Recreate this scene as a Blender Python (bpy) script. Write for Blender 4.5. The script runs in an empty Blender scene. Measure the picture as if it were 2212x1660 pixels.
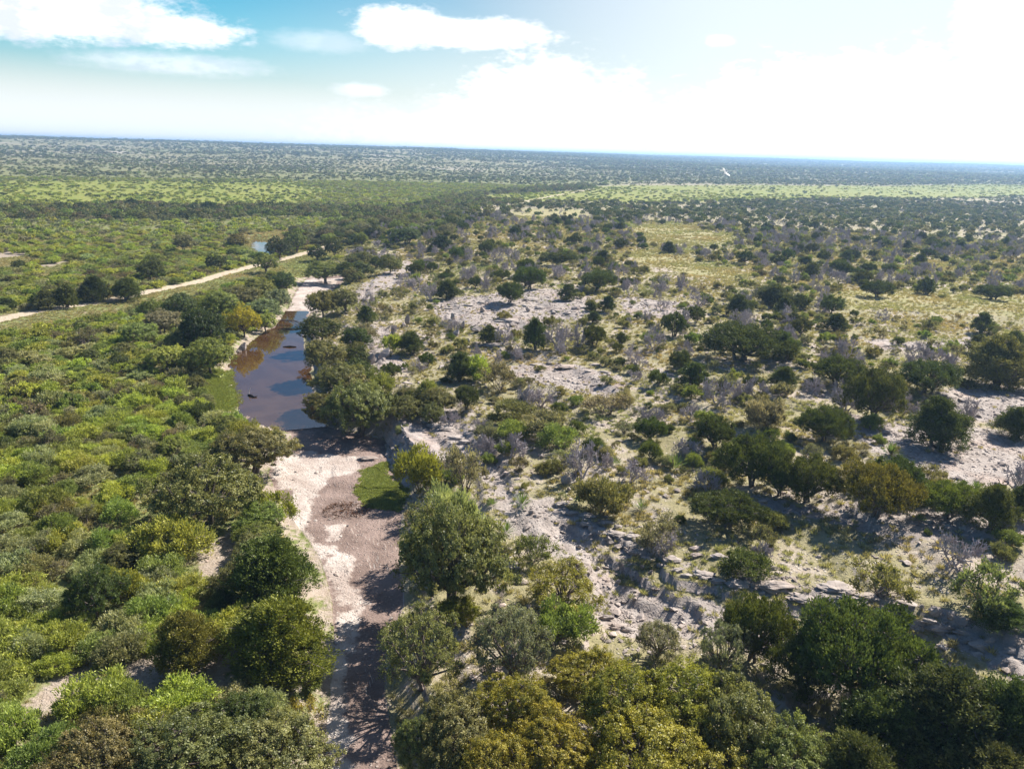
import bpy, math, random
import numpy as np
from mathutils import Vector, Matrix

S = bpy.context.scene
COL = S.collection
# ------------------------------------------------------------------ camera
PW, PH = 2212.0, 1660.0              # units in which the photograph was measured
HFOV = math.radians(66.6)
F = (PW / 2) / math.tan(HFOV / 2)
PITCH, ROLL, CAMZ = math.radians(16.66), math.radians(1.62), 31.0
fw = np.array([0, math.cos(PITCH), -math.sin(PITCH)])
r0 = np.array([1.0, 0, 0]); u0 = np.array([0, math.sin(PITCH), math.cos(PITCH)])
rt = r0 * math.cos(ROLL) + u0 * math.sin(ROLL)
up = -r0 * math.sin(ROLL) + u0 * math.cos(ROLL)
CAM = np.array([0.0, 0.0, CAMZ])
cd = bpy.data.cameras.new('camera'); cam = bpy.data.objects.new('camera', cd); COL.objects.link(cam)
cd.sensor_fit = 'HORIZONTAL'; cd.angle = HFOV; cd.clip_start = 0.5; cd.clip_end = 40000
M = Matrix.Identity(4)
for i in range(3):
    M[i][0] = rt[i]; M[i][1] = up[i]; M[i][2] = -fw[i]; M[i][3] = CAM[i]
cam.matrix_world = M
S.camera = cam
# ------------------------------------------------------------------ render settings
S.view_settings.view_transform = 'Standard'; S.view_settings.look = 'None'
S.view_settings.gamma = 1.0; S.view_settings.use_curve_mapping = False
S.view_settings.exposure = 1.12
cy = S.cycles
cy.max_bounces = 6; cy.diffuse_bounces = 2; cy.glossy_bounces = 2; cy.transmission_bounces = 3
cy.transparent_max_bounces = 4; cy.volume_bounces = 0
cy.use_denoising = True
cy.sample_clamp_indirect = 4.0
# ------------------------------------------------------------------ sun and sky
SUN_AZ, SUN_EL = math.radians(50), math.radians(43)
sdir = Vector((math.sin(SUN_AZ) * math.cos(SUN_EL), math.cos(SUN_AZ) * math.cos(SUN_EL), math.sin(SUN_EL)))
sl = bpy.data.lights.new('sun', 'SUN'); sl.energy = 5.0; sl.angle = math.radians(0.5); sl.color = (1.0, 0.945, 0.86)
so = bpy.data.objects.new('sun', sl); COL.objects.link(so); so.location = (0, 0, 60)
so.rotation_euler = (-sdir).to_track_quat('-Z', 'Y').to_euler()

class NT:
    """small helper for building node trees"""
    def __init__(s, tree): s.t = tree; tree.nodes.clear()
    def n(s, typ, **kw):
        nd = s.t.nodes.new(typ)
        for k, v in kw.items(): setattr(nd, k, v)
        return nd
    def put(s, sock, v):
        if isinstance(v, bpy.types.NodeSocket): s.t.links.new(v, sock)
        elif v is not None: sock.default_value = v
    def math(s, op, a, b=None, c=None, clamp=False):
        nd = s.n('ShaderNodeMath', operation=op, use_clamp=clamp)
        for i, v in enumerate((a, b, c)):
            if v is not None: s.put(nd.inputs[i], v)
        return nd.outputs[0]
    def ss(s, lo, hi, v):
        nd = s.n('ShaderNodeMapRange', interpolation_type='SMOOTHSTEP')
        s.put(nd.inputs[0], v); s.put(nd.inputs[1], lo); s.put(nd.inputs[2], hi)
        nd.inputs[3].default_value = 0; nd.inputs[4].default_value = 1
        return nd.outputs[0]
    def mix(s, f, a, b, typ='MIX'):
        nd = s.n('ShaderNodeMix', data_type='RGBA', blend_type=typ)
        s.put(nd.inputs[0], f)
        for sk, v in ((nd.inputs[6], a), (nd.inputs[7], b)):
            if isinstance(v, tuple) and len(v) == 3: v = (*v, 1)
            s.put(sk, v)
        return nd.outputs[2]
    def noise(s, vec, scale, detail=3, rough=0.55, dist=0.0, out=0):
        nd = s.n('ShaderNodeTexNoise'); s.put(nd.inputs['Vector'], vec)
        nd.inputs['Scale'].default_value = scale; nd.inputs['Detail'].default_value = detail
        nd.inputs['Roughness'].default_value = rough; nd.inputs['Distortion'].default_value = dist
        return nd.outputs[out]
    def attr(s, name, typ='GEOMETRY', out='Fac'):
        return s.n('ShaderNodeAttribute', attribute_name=name, attribute_type=typ).outputs[out]

W = bpy.data.worlds.new('World'); S.world = W; W.use_nodes = True
k = NT(W.node_tree)
geo = k.n('ShaderNodeTexCoord').outputs['Generated']
sep = k.n('ShaderNodeSeparateXYZ'); k.put(sep.inputs[0], geo)
DX, DY, DZ = sep.outputs
az = k.math('MULTIPLY', k.math('ARCTAN2', DX, DY), 57.2958)      # degrees, 0 = north (+y), + = east
el = k.math('MULTIPLY', k.math('ARCSINE', DZ), 57.2958)
sky = k.n('ShaderNodeTexSky', sky_type='NISHITA', sun_disc=False)
sky.sun_elevation = SUN_EL; sky.sun_rotation = SUN_AZ; sky.altitude = 400
sky.air_density = 1.15; sky.dust_density = 0.5; sky.ozone_density = 1.6
def dir2ae(px, py):
    d = fw + rt * (px - PW / 2) / F + up * (PH / 2 - py) / F; d /= np.linalg.norm(d)
    return math.degrees(math.atan2(d[0], d[1])), math.degrees(math.asin(d[2]))
# warped coordinates give the clouds billowy edges
vec = k.n('ShaderNodeCombineXYZ'); k.put(vec.inputs[0], az); k.put(vec.inputs[1], k.math('MULTIPLY', el, 2.2))
n1 = k.noise(vec.outputs[0], 0.30, 6, 0.6); n2 = k.noise(vec.outputs[0], 1.1, 5, 0.62)
wob = k.math('ADD', k.math('MULTIPLY', k.math('SUBTRACT', n1, 0.5), 5.0), k.math('MULTIPLY', k.math('SUBTRACT', n2, 0.5), 3.0))
def cloud(a0, e0, ra, re, soft, dens, wamp=1.0):
    """soft ellipse in azimuth and elevation, flat below and billowing above"""
    da = k.math('DIVIDE', k.math('SUBTRACT', az, a0), ra)
    de = k.math('DIVIDE', k.math('SUBTRACT', el, e0), re)
    rr = k.math('SQRT', k.math('ADD', k.math('MULTIPLY', da, da), k.math('MULTIPLY', de, de)))
    rr = k.math('ADD', rr, k.math('MULTIPLY', wob, 0.34 * wamp))
    return k.math('MULTIPLY', k.math('SUBTRACT', 1.0, k.ss(1.0 - soft, 1.0 + soft, rr)), dens)
def cpx(x0, y0, x1, y1, soft, dens, wamp=1.0):
    a, e = dir2ae((x0 + x1) / 2, (y0 + y1) / 2); a1, e1 = dir2ae(x1, (y0 + y1) / 2); _, e2 = dir2ae((x0 + x1) / 2, y0)
    return cloud(a, e, a1 - a, max(e2 - e, .3), soft, dens, wamp)
clouds = [cpx(-260, -60, 370, 84, .3, 1.0, .7), cpx(220, 30, 520, 100, .35, .9), cpx(770, 14, 960, 104, .3, 1, .8), cpx(840, 40, 1185, 104, .3, 1, .8),
          cpx(200, 118, 545, 158, .6, .5), cpx(730, 182, 830, 208, .5, .6), cpx(1525, 76, 1580, 100, .5, .8), cpx(600, 70, 780, 110, .7, .35),
          cpx(940, 135, 1400, 520, .22, 1, .7), cpx(1250, 122, 2500, 560, .12, 1, .6), cpx(2060, -260, 2420, 300, .2, 1, .6), cpx(700, 240, 1500, 420, .5, .8)]
# the clouds higher up, which only the water mirrors
clouds += [cloud(-17, 26.0, 17, 6.0, .95, .5, .35), cloud(-4, 31, 30, 4, .8, .6, 1.0)]
tot = clouds[0]
for c in clouds[1:]: tot = k.math('MAXIMUM', tot, c)
# clear sky: Nishita, deepened to the cyan that the photograph shows away from the sun, bleaching towards sun and horizon
deep = k.math('MULTIPLY', k.ss(6, -26, az), k.ss(1.5, 7.5, el))
tint = k.mix(deep, (1.0, 1.0, 1.0), k.mix(k.ss(10.5, 14, el), (0.20, 0.98, 1.16), (0.34, .74, 1.12)))
clear = k.mix(1.0, sky.outputs[0], tint, 'MULTIPLY')
pale = k.math('MULTIPLY', k.ss(11, 1.5, el), k.math('ADD', 0.25, k.math('MULTIPLY', k.ss(-35, 25, az), 0.75)))
pale = k.math('MAXIMUM', k.math('MAXIMUM', pale, k.math('MULTIPLY', k.ss(6.5, .5, el), k.ss(95, 55, k.math('ABSOLUTE', az)))), k.math('MULTIPLY', k.math('MULTIPLY', k.ss(-9, 16, az), k.ss(15, 10, el)), .7))
clear = k.mix(pale, clear, (9.6, 10.2, 10.4))
base = k.mix(k.math('MULTIPLY', k.ss(.55, .40, n1), k.ss(5, -30, az)), (12.5, 12.5, 12.7), (8.4, 9.0, 10.4))     # thin bluish undersides
skyc = k.mix(tot, clear, base)
bg = k.n('ShaderNodeBackground'); k.put(bg.inputs[0], skyc); bg.inputs[1].default_value = 0.05
k.put(k.n('ShaderNodeOutputWorld').inputs[0], bg.outputs[0])

W.cycles.sampling_method = 'MANUAL'; W.cycles.sample_map_resolution = 512
# ------------------------------------------------------------------ helpers: rays, noise, polygons
def rays(px, py):
    px = np.asarray(px, float); py = np.asarray(py, float)
    d = fw + np.multiply.outer((px - PW / 2) / F, rt) + np.multiply.outer((PH / 2 - py) / F, up)
    return d / np.linalg.norm(d, axis=-1, keepdims=True)
def onplane(pts, z):
    p = np.array(pts, float); d = rays(p[:, 0], p[:, 1])
    t = (z - CAMZ) / d[:, 2]
    return CAM[:2] + d[:, :2] * t[:, None]
def project(p):
    q = np.asarray(p, float) - CAM
    dep = q @ fw
    return PW / 2 + F * (q @ rt) / dep, PH / 2 - F * (q @ up) / dep, dep
def ss(a, b, x):
    t = np.clip((x - a) / (b - a), 0, 1); return t * t * (3 - 2 * t)
_rs = np.random.RandomState(5); _lat = _rs.rand(256, 256)
def vnoise(x, y):
    xi = np.floor(x).astype(int); yi = np.floor(y).astype(int); fx = x - xi; fy = y - yi
    fx = fx * fx * (3 - 2 * fx); fy = fy * fy * (3 - 2 * fy)
    a = _lat[xi & 255, yi & 255]; b = _lat[(xi + 1) & 255, yi & 255]; c = _lat[xi & 255, (yi + 1) & 255]; d = _lat[(xi + 1) & 255, (yi + 1) & 255]
    return (a * (1 - fx) + b * fx) * (1 - fy) + (c * (1 - fx) + d * fx) * fy
def fbm(x, y, o=4):
    s = 0; a = .5; n = 0
    for i in range(o):
        s = s + a * vnoise(x + 17.3 * i, y - 9.1 * i); n += a; a *= .5; x = x * 2.03; y = y * 2.03
    return s / n - .5
def seg_dist(x, y, pl, closed=False):
    best = np.full(np.shape(x), 1e9); n = len(pl)
    for i in range(n if closed else n - 1):
        a = pl[i]; b = pl[(i + 1) % n]; e = b - a; l2 = max(e @ e, 1e-9)
        t = np.clip(((x - a[0]) * e[0] + (y - a[1]) * e[1]) / l2, 0, 1)
        best = np.minimum(best, np.hypot(x - a[0] - t * e[0], y - a[1] - t * e[1]))
    return best
def sdf(x, y, pl):
    d = seg_dist(x, y, pl, True); ins = np.zeros(np.shape(x), bool); n = len(pl)
    for i in range(n):
        a = pl[i]; b = pl[(i + 1) % n]
        if a[1] == b[1]: continue
        ins ^= ((a[1] > y) != (b[1] > y)) & (x < (b[0] - a[0]) * (y - a[1]) / (b[1] - a[1]) + a[0])
    return np.where(ins, -d, d)

# ------------------------------------------------------------------ terrain
CL = [(690, 2000), (700, 1660), (706, 1560), (722, 1400), (716, 1290), (690, 1200), (640, 1130), (596, 1060), (578, 1020), (600, 975), (632, 935), (570, 916), (520, 905), (506, 830), (510, 765), (555, 728), (606, 692), (626, 655), (640, 625), (662, 600)]
CR = [(745, 594), (742, 605), (705, 640), (684, 668), (654, 690), (650, 730), (664, 800), (672, 880), (700, 918), (790, 938), (832, 950), (836, 1000), (872, 1050), (868, 1110), (862, 1200), (874, 1300), (838, 1380), (832, 1500), (862, 1660), (880, 2000)]
cl = onplane(CL, 0.1); cr = onplane(CR, 0.1)
creek = np.vstack([cl, cr])
creek = np.vstack([[[-9, -80]], creek, [[-3, -80]]])
ya = np.linspace(-80, 205, 60)
lx = np.interp(ya, [-80] + list(cl[:, 1]), [-9] + list(cl[:, 0])); rx_ = np.interp(ya, [-80] + list(cr[::-1, 1]), [-3] + list(cr[::-1, 0]))
far_c = onplane([(800, 520), (960, 470), (1060, 430), (1290, 404)], 2.0)
CX_Y = np.concatenate([ya, far_c[:, 1], [3000]]); CX_X = np.concatenate([(lx + rx_) / 2, far_c[:, 0], [900]])
def xc(y): return np.interp(y, CX_Y, CX_X)
pool = onplane([(632, 672), (657, 672), (648, 722), (664, 800), (676, 880), (706, 916), (625, 919), (548, 909), (536, 882), (517, 852), (504, 806), (512, 766), (560, 735), (604, 708)], 0.0)
pool2 = onplane([(534, 520), (548, 516), (590, 522), (612, 545), (575, 556), (548, 548), (538, 534)], 1.2)
ledge = onplane([(1195, 1085), (1260, 1130), (1330, 1175), (1430, 1225), (1560, 1250), (1760, 1282), (1960, 1322), (2110, 1370), (2300, 1450), (2600, 1560)], 3.9)
cliffp = onplane([(846, 960)], 1.0)[0]
def height(x, y):
    x = np.asarray(x, float); y = np.asarray(y, float)
    r = np.hypot(x, y); azd = np.degrees(np.arctan2(x, y))
    d = np.full(x.shape, 1e3); near = r < 420
    if near.any(): d[near] = sdf(x[near], y[near], creek)
    d = np.where(near, d, 120.0)
    dp = np.maximum(d, 0)
    L = 1.1 * ss(0, 4, d) + 1.1 * ss(4, 50, d) + .5 * fbm(x / 14, y / 14) * ss(1, 10, d)
    R = 1.5 * ss(.2, 3, d) + 1.7 * ss(2, 12, d) + 2.8 * ss(8, 55, d)
    R = R + np.exp(-((x - cliffp[0]) ** 2 + (y - cliffp[1]) ** 2) / 70) * .6 * ss(.0, 1.3, d)
    sgn = np.zeros(x.shape); nr = near & (r < 160)
    if nr.any():
        yy = np.interp(x[nr], ledge[:, 0], ledge[:, 1]); dl = seg_dist(x[nr], y[nr], ledge)
        side = np.where(y[nr] > yy, dl, -dl) + 3.2 * fbm(x[nr] / 4.5, y[nr] / 4.5, 5)
        lv = ss(-.16, .12, fbm(x[nr] / 6 + 3, y[nr] / 6)); lv2 = ss(-.1, .12, fbm(x[nr] / 5 + 30, y[nr] / 5))
        inx = ss(ledge[0, 0] - 3, ledge[0, 0] + 5, x[nr])
        sgn[nr] = -inx * (.62 * (1 - ss(-.25, .25, side)) * (.25 + .75 * lv) + .85 * (1 - ss(-5, 4, side)) + 
                         .42 * lv2 * (1 - ss(-.3, .3, side - 3.4)) + .38 * lv * (1 - ss(-.4, .4, side + 4.5))) * ss(2, 9, dp[nr])
    R = R + sgn
    R = R + .9 * fbm(x / 23, y / 23, 3) * ss(3, 20, d) + .25 * fbm(x / 4, y / 4, 3) * ss(2, 6, d)
    q = .62; kk = R / q; fl = np.floor(kk); T = q * (fl + ss(.62, .95, kk - fl))
    tw = .75 * ss(1, 4, d) * (1 - ss(150, 260, r))
    R = R * (1 - tw) + T * tw
    R = R - 3.2 * ss(240, 520, r)
    wd = np.clip(dp * .6, .4, 45)
    s = ss(-1, 1, (x - xc(y)) / wd)
    h = L * (1 - s) + R * s
    bed = -.02 + .12 * fbm(x / 3, y / 3) + .05 * np.sign(fbm(x / 5 + 9, y / 5))
    h = np.where(d < 0, bed, h)
    if nr.any():
        near2 = near & (r < 230)
        dpool = sdf(x[near2], y[near2], pool) + 1.9 * fbm(x[near2] / 2.6, y[near2] / 2.6, 4)
        h[near2] = np.where(dpool < 1.5, np.minimum(h[near2], .04 - .45 * ss(1.2, -2.5, dpool)), h[near2])
    f2 = near
    if f2.any():
        dp2 = sdf(x[f2], y[f2], pool2); h[f2] = np.where(dp2 < 6, np.minimum(h[f2], 1.25 + 1.2 * ss(0, 6, dp2) - .5 * ss(1, -3, dp2)), h[f2])
    wr = ss(-8, 22, azd)
    hill = (27 * ss(800, 2700, r)) * (1 - wr) + (5 * ss(900, 1800, r) + 22.5 * ss(2200, 6500, r)) * wr
    hill = hill + fbm(x / 420, y / 420, 4) * 11 * ss(700, 1800, r) * (1 - ss(4000, 7000, r) * .7)
    hill = hill - 1.3 * ss(7000, 9500, r)
    return h + hill
def ground(px, py):
    """world points where the pixel rays meet the terrain"""
    px = np.atleast_1d(np.asarray(px, float)); py = np.atleast_1d(np.asarray(py, float)); d = rays(px, py)
    ts = np.concatenate([np.linspace(20, 260, 500), np.geomspace(261, 9000, 240)])
    out = np.zeros((len(px), 3))
    for i in range(len(px)):
        P = CAM + d[i] * ts[:, None]; dz = P[:, 2] - height(P[:, 0], P[:, 1])
        w = np.where(dz < 0)[0]; j = w[0] if len(w) else len(ts) - 1
        lo, hi = ts[max(j - 1, 0)], ts[j]
        for _ in range(5):
            tt = np.linspace(lo, hi, 6); P = CAM + d[i] * tt[:, None]; dz = P[:, 2] - height(P[:, 0], P[:, 1]); w = np.where(dz < 0)[0]
            m = w[0] if len(w) else 5; lo, hi = tt[max(m - 1, 0)], tt[m]
        p = CAM + d[i] * hi; out[i] = (p[0], p[1], height(p[:1], p[1:2])[0])
    return out
def gpoly(pts): return ground([p[0] for p in pts], [p[1] for p in pts])[:, :2]

WHITE = [[(582, 1032), (600, 985), (660, 972), (775, 982), (782, 1018), (700, 1032), (655, 1050), (610, 1058)], [(640, 1062), (696, 1040), (664, 1080), (658, 1130), (692, 1200), (694, 1236), (664, 1184), (630, 1120)],
         [(704, 1138), (746, 1134), (752, 1160), (716, 1172)], [(690, 1226), (738, 1196), (770, 1230), (806, 1282), (832, 1312), (722, 1316)], [(722, 1316), (800, 1304), (780, 1350), (750, 1400), (724, 1380)], [(702, 1400), (726, 1404), (742, 1490), (728, 1660), (700, 1660), (700, 1500)],
         [(640, 690), (626, 655), (662, 604), (742, 600), (704, 640), (682, 672)], [(676, 1180), (726, 1178), (727, 1190), (680, 1192)]]
LUSH = [[(784, 1020), (824, 1004), (846, 1040), (866, 1076), (856, 1100), (802, 1094), (786, 1056)], [(428, 815), (500, 798), (506, 850), (512, 900), (450, 892), (425, 850)], [(600, 590), (640, 562), (720, 548), (720, 575), (640, 598)], [(540, 508), (610, 500), (612, 522), (560, 520)]]
ROAD = [(-60, 705), (0, 690), (100, 668), (200, 655), (300, 634), (420, 610), (480, 592), (540, 576), (600, 562), (650, 549), (720, 528), (810, 503), (860, 491), (940, 479), (1000, 464), (1060, 447), (1170, 428), (1300, 404)]
ROCK = [[(1120, 795), (1200, 786), (1340, 815), (1330, 852), (1200, 832), (1130, 822)], [(1420, 800), (1530, 815), (1540, 842), (1440, 832)], [(1820, 890), (1950, 915), (2230, 935), (2260, 1060), (2000, 1044), (1880, 965)],
        [(2020, 845), (2250, 835), (2250, 905), (2080, 905)], [(1000, 640), (1250, 620), (1290, 660), (1260, 690), (1100, 724), (960, 692), (930, 655)], [(862, 890), (960, 880), (1070, 980), (1110, 1070), (1200, 1080), (1290, 1180), (1340, 1246), (1540, 1300), (1720, 1350), (1560, 1380), (1330, 1375), (1285, 1310), (1180, 1200), (1090, 1150), (1050, 1040), (930, 960)],
        [(2030, 1330), (2260, 1390), (2260, 1560), (2130, 1430)], [(1890, 735), (2110, 730), (2120, 752), (1900, 758)], [(735, 650), (880, 560), (905, 575), (790, 665)], [(750, 700), (830, 715), (880, 800), (790, 810)], [(1560, 1225), (1800, 1265), (1790, 1300), (1560, 1262)], [(1340, 640), (1520, 660), (1500, 690), (1360, 680)], [(1230, 1110), (1330, 1150), (1560, 1230), (1560, 1260), (1330, 1190)], [(1640, 1080), (2212, 1110), (2212, 1160), (1900, 1150), (1660, 1110)]]
GOLD = [[(1350, 490), (1450, 482), (1600, 515), (1560, 530), (1420, 522)], [(1370, 540), (1500, 560), (1640, 590), (1600, 606), (1480, 596), (1380, 562)], [(1800, 620), (2212, 640), (2212, 680), (1800, 665)], [(1100, 455), (1240, 450), (1280, 470), (1120, 475)]]
BARE = [[(-20, 1610), (60, 1505), (190, 1400), (270, 1410), (180, 1490), (50, 1610), (-20, 1660)], [(425, 1250), (440, 1190), (500, 1140), (520, 1160), (470, 1250)], [(230, 1430), (470, 1400), (520, 1500), (330, 1475)], [(-20, 545), (60, 535), (60, 552), (-20, 560)], [(60, 575), (130, 565), (120, 580)], [(480, 1260), (560, 1300), (520, 1440), (470, 1420)]]
HILLROCK = [[(780, 350), (1250, 352), (1260, 364), (800, 368)]]
P_WHITE = [gpoly(p) for p in WHITE]; P_LUSH = [gpoly(p) for p in LUSH]; P_ROCK = [gpoly(p) for p in ROCK]; P_GOLD = [gpoly(p) for p in GOLD]; P_BARE = [gpoly(p) for p in BARE]
L_ROAD = gpoly(ROAD)
# the dead straight green meadow beyond the trees
P_FIELD = [gpoly(p) for p in ([(-80, 388), (300, 391), (720, 390), (700, 408), (540, 446), (-80, 442)], [(1050, 425), (1120, 410), (1500, 398), (2300, 400), (2300, 424), (1900, 428), (1400, 436), (1120, 432)])]
def pmask(x, y, polys, soft):
    """1 inside, 0 outside, soft edge in metres"""
    m = np.zeros(np.shape(x))
    wb = soft * 2.6 * fbm(x / (soft * 5), y / (soft * 5), 4)
    for p in polys: m = np.maximum(m, ss(soft, -soft, sdf(x, y, p) + wb))
    return m
def masks(x, y):
    r = np.hypot(x, y); n = len(x); near = r < 420
    z = lambda: np.zeros(n)
    m = dict(white=z(), bed=z(), lush=z(), rock=z(), gold=z(), road=z(), bare=z(), field=z(), east=z())
    xs, ys = x[near], y[near]
    m['white'][near] = pmask(xs, ys, P_WHITE, 1.1)
    dc = sdf(xs, ys, creek); m['bed'][near] = ss(.9, -.9, dc)
    m['lush'][near] = np.maximum(pmask(xs, ys, P_LUSH[:1], 1.1), .62 * pmask(xs, ys, P_LUSH[1:], 1.6))
    m['rock'][near] = np.maximum(pmask(xs, ys, P_ROCK, 2.0), .75 * np.exp(-(xs - cliffp[0]) ** 2 / 120 - (ys - cliffp[1]) ** 2 / 120) * (dc > 0))
    m['gold'][near] = pmask(xs, ys, P_GOLD, 4.0)
    m['bare'][near] = np.maximum(pmask(xs, ys, P_BARE, 1.8), .62 * ss(5, .5, dc) * (dc > 0) * (xs < xc(ys)) * (1 - m['lush'][near]))
    m['road'] = ss(2.0, .9, seg_dist(x, y, L_ROAD))
    m['field'] = pmask(x, y, P_FIELD, 42.)
    m['east'] = ss(-1, 1, (x - xc(y)) / np.clip(r * .03, 1.5, 60))
    m['hill'] = ss(700, 1200, r)
    return m
# ------------------------------------------------------------------ materials
def new_mat(name):
    m = bpy.data.materials.new(name); m.use_nodes = True
    return m, NT(m.node_tree)
def out(k, surf, vol=None):
    o = k.n('ShaderNodeOutputMaterial')
    if surf is not None: k.put(o.inputs[0], surf)
    if vol is not None: k.put(o.inputs[1], vol)
def bsdf(k, col, rough=.8, spec=.2, normal=None):
    b = k.n('ShaderNodeBsdfPrincipled'); k.put(b.inputs['Base Color'], (*col, 1) if isinstance(col, tuple) else col)
    k.put(b.inputs['Roughness'], rough); b.inputs['Specular IOR Level'].default_value = spec
    if normal is not None: k.put(b.inputs['Normal'], normal)
    return b.outputs[0]
def bump(k, h, strength, dist, nrm=None):
    b = k.n('ShaderNodeBump'); b.inputs['Strength'].default_value = strength; b.inputs['Distance'].default_value = dist
    k.put(b.inputs['Height'], h)
    if nrm is not None: k.put(b.inputs['Normal'], nrm)
    return b.outputs[0]

def rock_color(k, P, warm=0.0):
    a = k.noise(P, .9, 5, .6); b = k.noise(P, 5.5, 4, .65); c = k.noise(P, .25, 3, .5)
    col = k.mix(k.ss(.3, .7, a), (.29, .245, .218), (.42, .368, .332))
    col = k.mix(k.math('MULTIPLY', k.ss(.5, .72, c), .5), col, (.43, .32, .26))
    col = k.mix(k.math('MULTIPLY', k.ss(.56, .70, b), .75), col, (.19, .17, .165))
    vd = k.n('ShaderNodeVectorMath', operation='MULTIPLY_ADD'); k.put(vd.inputs[0], k.noise(P, .7, 4, .6, out=1)); vd.inputs[1].default_value = (2.6, 2.6, 2.6); k.put(vd.inputs[2], P)
    v = k.n('ShaderNodeTexVoronoi', feature='DISTANCE_TO_EDGE'); k.put(v.inputs['Vector'], vd.outputs[0]); v.inputs['Scale'].default_value = .42
    crack = k.math('MULTIPLY', k.math('SUBTRACT', 1.0, k.ss(.0, .03, v.outputs['Distance'])), k.ss(.46, .6, c))
    col = k.mix(k.math('MULTIPLY', crack, .7), col, (.13, .11, .095))
    return col, a, b, crack

def mat_ground():
    m, k = new_mat('terrain')
    P = k.n('ShaderNodeNewGeometry').outputs['Position']
    A = {n: k.attr(n) for n in ('white', 'bed', 'lush', 'rock', 'gold', 'road', 'bare', 'field', 'east', 'hill')}
    n_big = k.noise(P, .045, 4, .55); n_mid = k.noise(P, .32, 4, .6); n_sm = k.noise(P, 2.2, 4, .65); n_fine = k.noise(P, 9.0, 3, .6)
    def edge(mask, amp=.8, lo=.38, hi=.62, nz=n_mid):
        v = k.math('ADD', mask, k.math('MULTIPLY', k.math('SUBTRACT', nz, .5), amp))
        v = k.math('ADD', v, k.math('MULTIPLY', k.math('SUBTRACT', n_sm, .5), amp * .6))
        return k.ss(lo, hi, v)
    rock, ra, rb, crack = rock_color(k, P)
    # grass of the rocky hillside (east) and leaf litter with soil under the brush (west)
    ge = k.mix(k.ss(.35, .68, n_sm), (.30, .262, .148), (.225, .205, .108))
    ge = k.mix(k.math('MULTIPLY', k.ss(.45, .75, n_big), .55), ge, (.335, .30, .175))
    ge = k.mix(k.math('MULTIPLY', k.ss(.60, .72, n_fine), .45), ge, (.07, .075, .03))
    soil = k.mix(k.ss(.3, .7, n_sm), (.36, .29, .235), (.46, .395, .345))
    pebble = k.n('ShaderNodeTexVoronoi', feature='F1'); k.put(pebble.inputs['Vector'], P); pebble.inputs['Scale'].default_value = 3.4
    pc = k.n('ShaderNodeSeparateColor'); k.put(pc.inputs[0], pebble.outputs['Color'])
    stones = k.math('MULTIPLY', k.math('SUBTRACT', 1.0, k.ss(.18, .36, pebble.outputs['Distance'])), k.ss(.55, .65, pc.outputs[0]))
    ge = k.mix(k.math('MULTIPLY', k.ss(.48, .62, k.noise(P, .16, 4, .6)), .8), ge, soil)
    ge = k.mix(k.math('MULTIPLY', stones, k.ss(.42, .6, n_mid)), ge, (.55, .50, .455))
    gw = k.mix(k.ss(.35, .65, n_sm), (.14, .165, .05), (.205, .205, .08))
    gw = k.mix(k.math('MULTIPLY', k.ss(.50, .66, n_mid), .8), gw, k.mix(k.ss(.4, .6, n_sm), (.17, .125, .085), (.31, .245, .175)))
    col = k.mix(A['east'], gw, ge)
    # far slopes: dry grass, pale stone
    hl = k.mix(k.ss(.42, .6, k.noise(P, .012, 5, .6)), (.235, .21, .115), (.165, .17, .075))
    hl = k.mix(k.math('MULTIPLY', k.ss(.54, .62, k.noise(P, .006, 5, .65)), .7), hl, (.38, .325, .255))
    col = k.mix(A['hill'], col, hl)
    fld = k.mix(k.ss(.35, .65, k.noise(P, .06, 4, .6)), (.185, .215, .030), (.235, .235, .055))
    col = k.mix(k.math('MULTIPLY', edge(A['field'], .6, .3, .6, k.noise(P, .03, 5, .65)), .9), col, fld)
    gold = k.mix(k.ss(.4, .62, n_mid), (.335, .285, .15), (.27, .26, .115))
    col = k.mix(k.math('MULTIPLY', edge(A['gold'], .7), .9), col, gold)
    rk = edge(A['rock'], 1.1, .32, .47)
    col = k.mix(rk, col, rock)
    # creek bed: brown gravel and mud with bleached limestone pavement
    gr = k.mix(k.ss(.3, .7, n_mid), (.17, .122, .102), (.285, .212, .182))
    gr = k.mix(k.math('MULTIPLY', k.ss(.56, .68, n_fine), .45), gr, (.12, .085, .07))
    gr = k.mix(k.math('MULTIPLY', stones, .35), gr, (.50, .44, .40))
    wt = k.mix(k.ss(.36, .66, n_mid), (.38, .31, .268), (.54, .475, .425))
    wt = k.mix(k.math('MULTIPLY', k.ss(.50, .68, n_sm), .6), wt, (.36, .28, .24))
    wt = k.mix(k.math('MULTIPLY', crack, .5), wt, (.2, .155, .13))
    bedc = k.mix(edge(A['white'], 1.5, .36, .66), gr, wt)
    bd = edge(A['bed'], .35, .42, .58)
    col = k.mix(bd, col, bedc)
    lush = k.mix(k.ss(.35, .65, n_sm), (.165, .22, .05), (.25, .26, .10))
    col = k.mix(edge(A['lush'], 1.3, .34, .72), col, lush)
    col = k.mix(k.math('MULTIPLY', edge(A['bare'], 1.7, .36, .68), .9), col, k.mix(k.math('MULTIPLY', stones, .35), k.mix(.35, soil, (.24, .17, .125)), (.52, .46, .42)))
    road = k.mix(k.ss(.3, .7, n_sm), (.40, .32, .225), (.52, .44, .34))
    col = k.mix(edge(A['road'], .5), col, road)
    # a steep face is bare rock
    sl = k.n('ShaderNodeSeparateXYZ'); k.put(sl.inputs[0], k.n('ShaderNodeNewGeometry').outputs['True Normal'])
    steep = k.math('MULTIPLY', k.ss(.86, .68, sl.outputs[2]), k.ss(.3, .6, A['east']))
    col = k.mix(steep, col, rock)
    hgt = k.math('ADD', k.math('MULTIPLY', n_sm, .55), k.math('MULTIPLY', n_fine, .28))
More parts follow.
